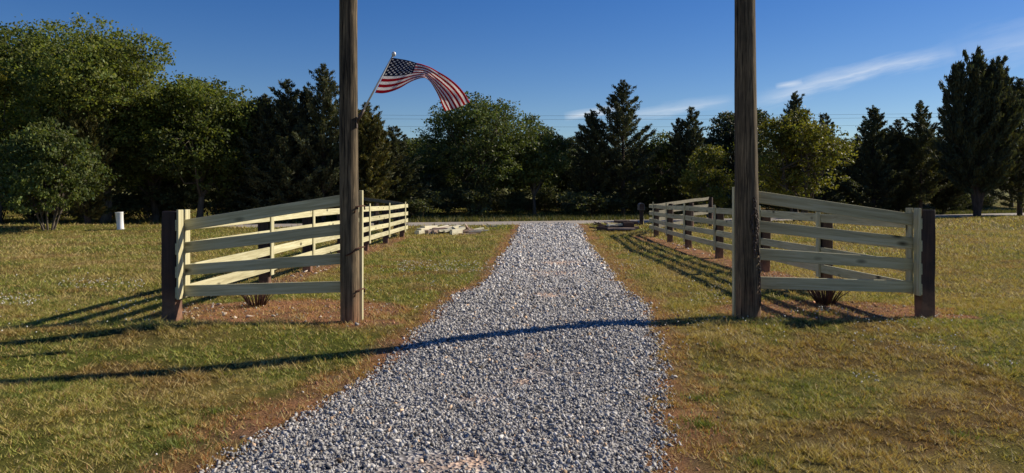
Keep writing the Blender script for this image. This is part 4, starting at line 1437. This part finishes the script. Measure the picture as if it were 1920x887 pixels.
for a in ((1178, 424, 33.2, .46, .40, .30, .05, 0, 'scrap_dark', QD), (1174, 416.5, 33.6, 1.05, .3, .09, -.08, .03, 'scrap_dark', QD), (1166, 414.5, 34.0, .7, .2, .07, .06, 0, 'scrap_dark', QD), (1188, 418.5, 33.4, .6, .16, .06, -.1, .16, 'scrap_dark', QD), (1154, 421.5, 33.4, .72, .26, .09, .1, 0, 'scrap_pale', QW),
          (1146, 422.5, 33.2, .4, .2, .08, .4, 0, 'scrap_pale', QW), (1163, 420.5, 33.6, .4, .2, .09, -.2, -.1, 'scrap_pale', QW), (1150, 426, 33.3, 1.3, .35, .12, .03, 0, 'scrap_dark', QD), (1145, 429, 32.9, 1.2, .22, .10, -.03, 0, 'scrap_dark', QD), (1165, 429.5, 32.7, 1.2, .22, .10, .04, 0, 'scrap_brown', QB), (1133, 426, 33.0, .7, .14, .08, .1, 0, 'scrap_dark', QD),
          (1124, 420.5, 33.2, .55, .06, .05, .1, .40, 'scrap_dark', QD), (1122, 422.5, 33.3, .5, .06, .05, -.1, .30, 'scrap_dark', QD), (1130, 421.5, 33.6, .5, .07, .05, .3, .42, 'scrap_dark', QD), (1117, 427.5, 33.0, .6, .07, .05, .05, .10, 'scrap_dark', QD), (1142, 421, 33.8, .5, .07, .05, .2, .45, 'scrap_brown', QB), (1160, 431.5, 32.6, 1.1, .12, .06, 0, 0, 'scrap_dark', QD),
          (1191, 427, 33.2, .3, .18, .12, .4, 0, 'scrap_brown', QB), (1157, 425, 33.7, 1.2, .5, .14, 0, 0, 'scrap_dark', QD)):
    pk(*a, GR)

# ------------------------------------------------------------------ mailbox, marker pipe, wires
mx_, my_ = G(1202, 421)
mb = tag(empty('mailbox', (mx_, my_, gz1(mx_, my_))), 'grey arched mailbox on a brown post beside the road', 'mailbox')
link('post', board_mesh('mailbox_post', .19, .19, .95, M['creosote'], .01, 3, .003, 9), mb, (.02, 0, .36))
bm = bmesh.new()
prof = [(-.16, 0), (.16, 0), (.16, .26)] + [(.16 * math.cos(a), .26 + .13 * math.sin(a)) for a in np.linspace(.25, math.pi - .25, 9)] + [(-.16, .26)]
va = [bm.verts.new((x_, -.26, z_)) for x_, z_ in prof]; vb = [bm.verts.new((x_, .26, z_)) for x_, z_ in prof]
n = len(prof)
for i in range(n): bm.faces.new((va[i], va[(i + 1) % n], vb[(i + 1) % n], vb[i]))
bm.faces.new(va[::-1]); bm.faces.new(vb)
bmesh.ops.recalc_face_normals(bm, faces=bm.faces)
bx_ = link('box', bm_mesh('box', bm, M['box_metal']), mb, (0, 0, .80))
bm = bmesh.new()
va = [bm.verts.new((x_ * .80, -.275, .03 + z_ * .84)) for x_, z_ in prof]; vb = [bm.verts.new((x_ * .80, -.262, .03 + z_ * .84)) for x_, z_ in prof]
for i in range(n): bm.faces.new((va[i], va[(i + 1) % n], vb[(i + 1) % n], vb[i]))
bm.faces.new(va[::-1]); bm.faces.new(vb)
bmesh.ops.recalc_face_normals(bm, faces=bm.faces)
link('door', bm_mesh('door', bm, M['scrap_dark']), bx_)
link('flag_arm', board_mesh('flag_arm', .012, .16, .05, M['rust'], .003), bx_, (.172, -.05, .22))

wx, wy = Gt(226, 430)
prof = [(.155, 0), (.160, .02), (.135, .06), (.140, .40), (.158, .72), (.166, .735), (.156, .745), (.140, .72), (.118, .40), (.112, .08)]
V, FQ = [], []
K = 24
for r_, z_ in prof:
    for j in range(K):
        a = 2 * math.pi * j / K
        V.append((r_ * math.cos(a), r_ * math.sin(a), z_ - .02))
for i in range(len(prof) - 1):
    for j in range(K): FQ.append((i * K + j, i * K + (j + 1) % K, (i + 1) * K + (j + 1) % K, (i + 1) * K + j))
FQ.append(tuple(range((len(prof) - 1) * K, len(prof) * K)))
me = bpy.data.meshes.new('marker_pipe'); me.from_pydata(V, [], FQ); me.materials.append(M['white_plastic'])
for p in me.polygons: p.use_smooth = len(p.vertices) == 4
tag(link('marker_pipe', me, None, (wx, wy, gz1(wx, wy)), (math.radians(1.5), math.radians(-4), 0)), 'short white upright plastic pipe on the lawn edge at the left', 'pipe')

for i, (pyl, Yl, lb) in enumerate(((217, 96, 'topmost thin power line crossing the sky gap behind the trees'), (224, 97, 'middle thin power line crossing the sky gap behind the trees'), (238, 98, 'lowest thin power line crossing the sky gap behind the trees'))):
    zc = EYE + (HZ - pyl) / F * Yl
    path = [(xx, Yl + .02 * xx, zc + (xx / 130) ** 2 * 2.2) for xx in np.linspace(-130, 150, 29)]
    tag(link('power_line', tube_mesh('power_line', path, [.013] * len(path), M['wire'], 5)), lb, 'wire', 'power lines')
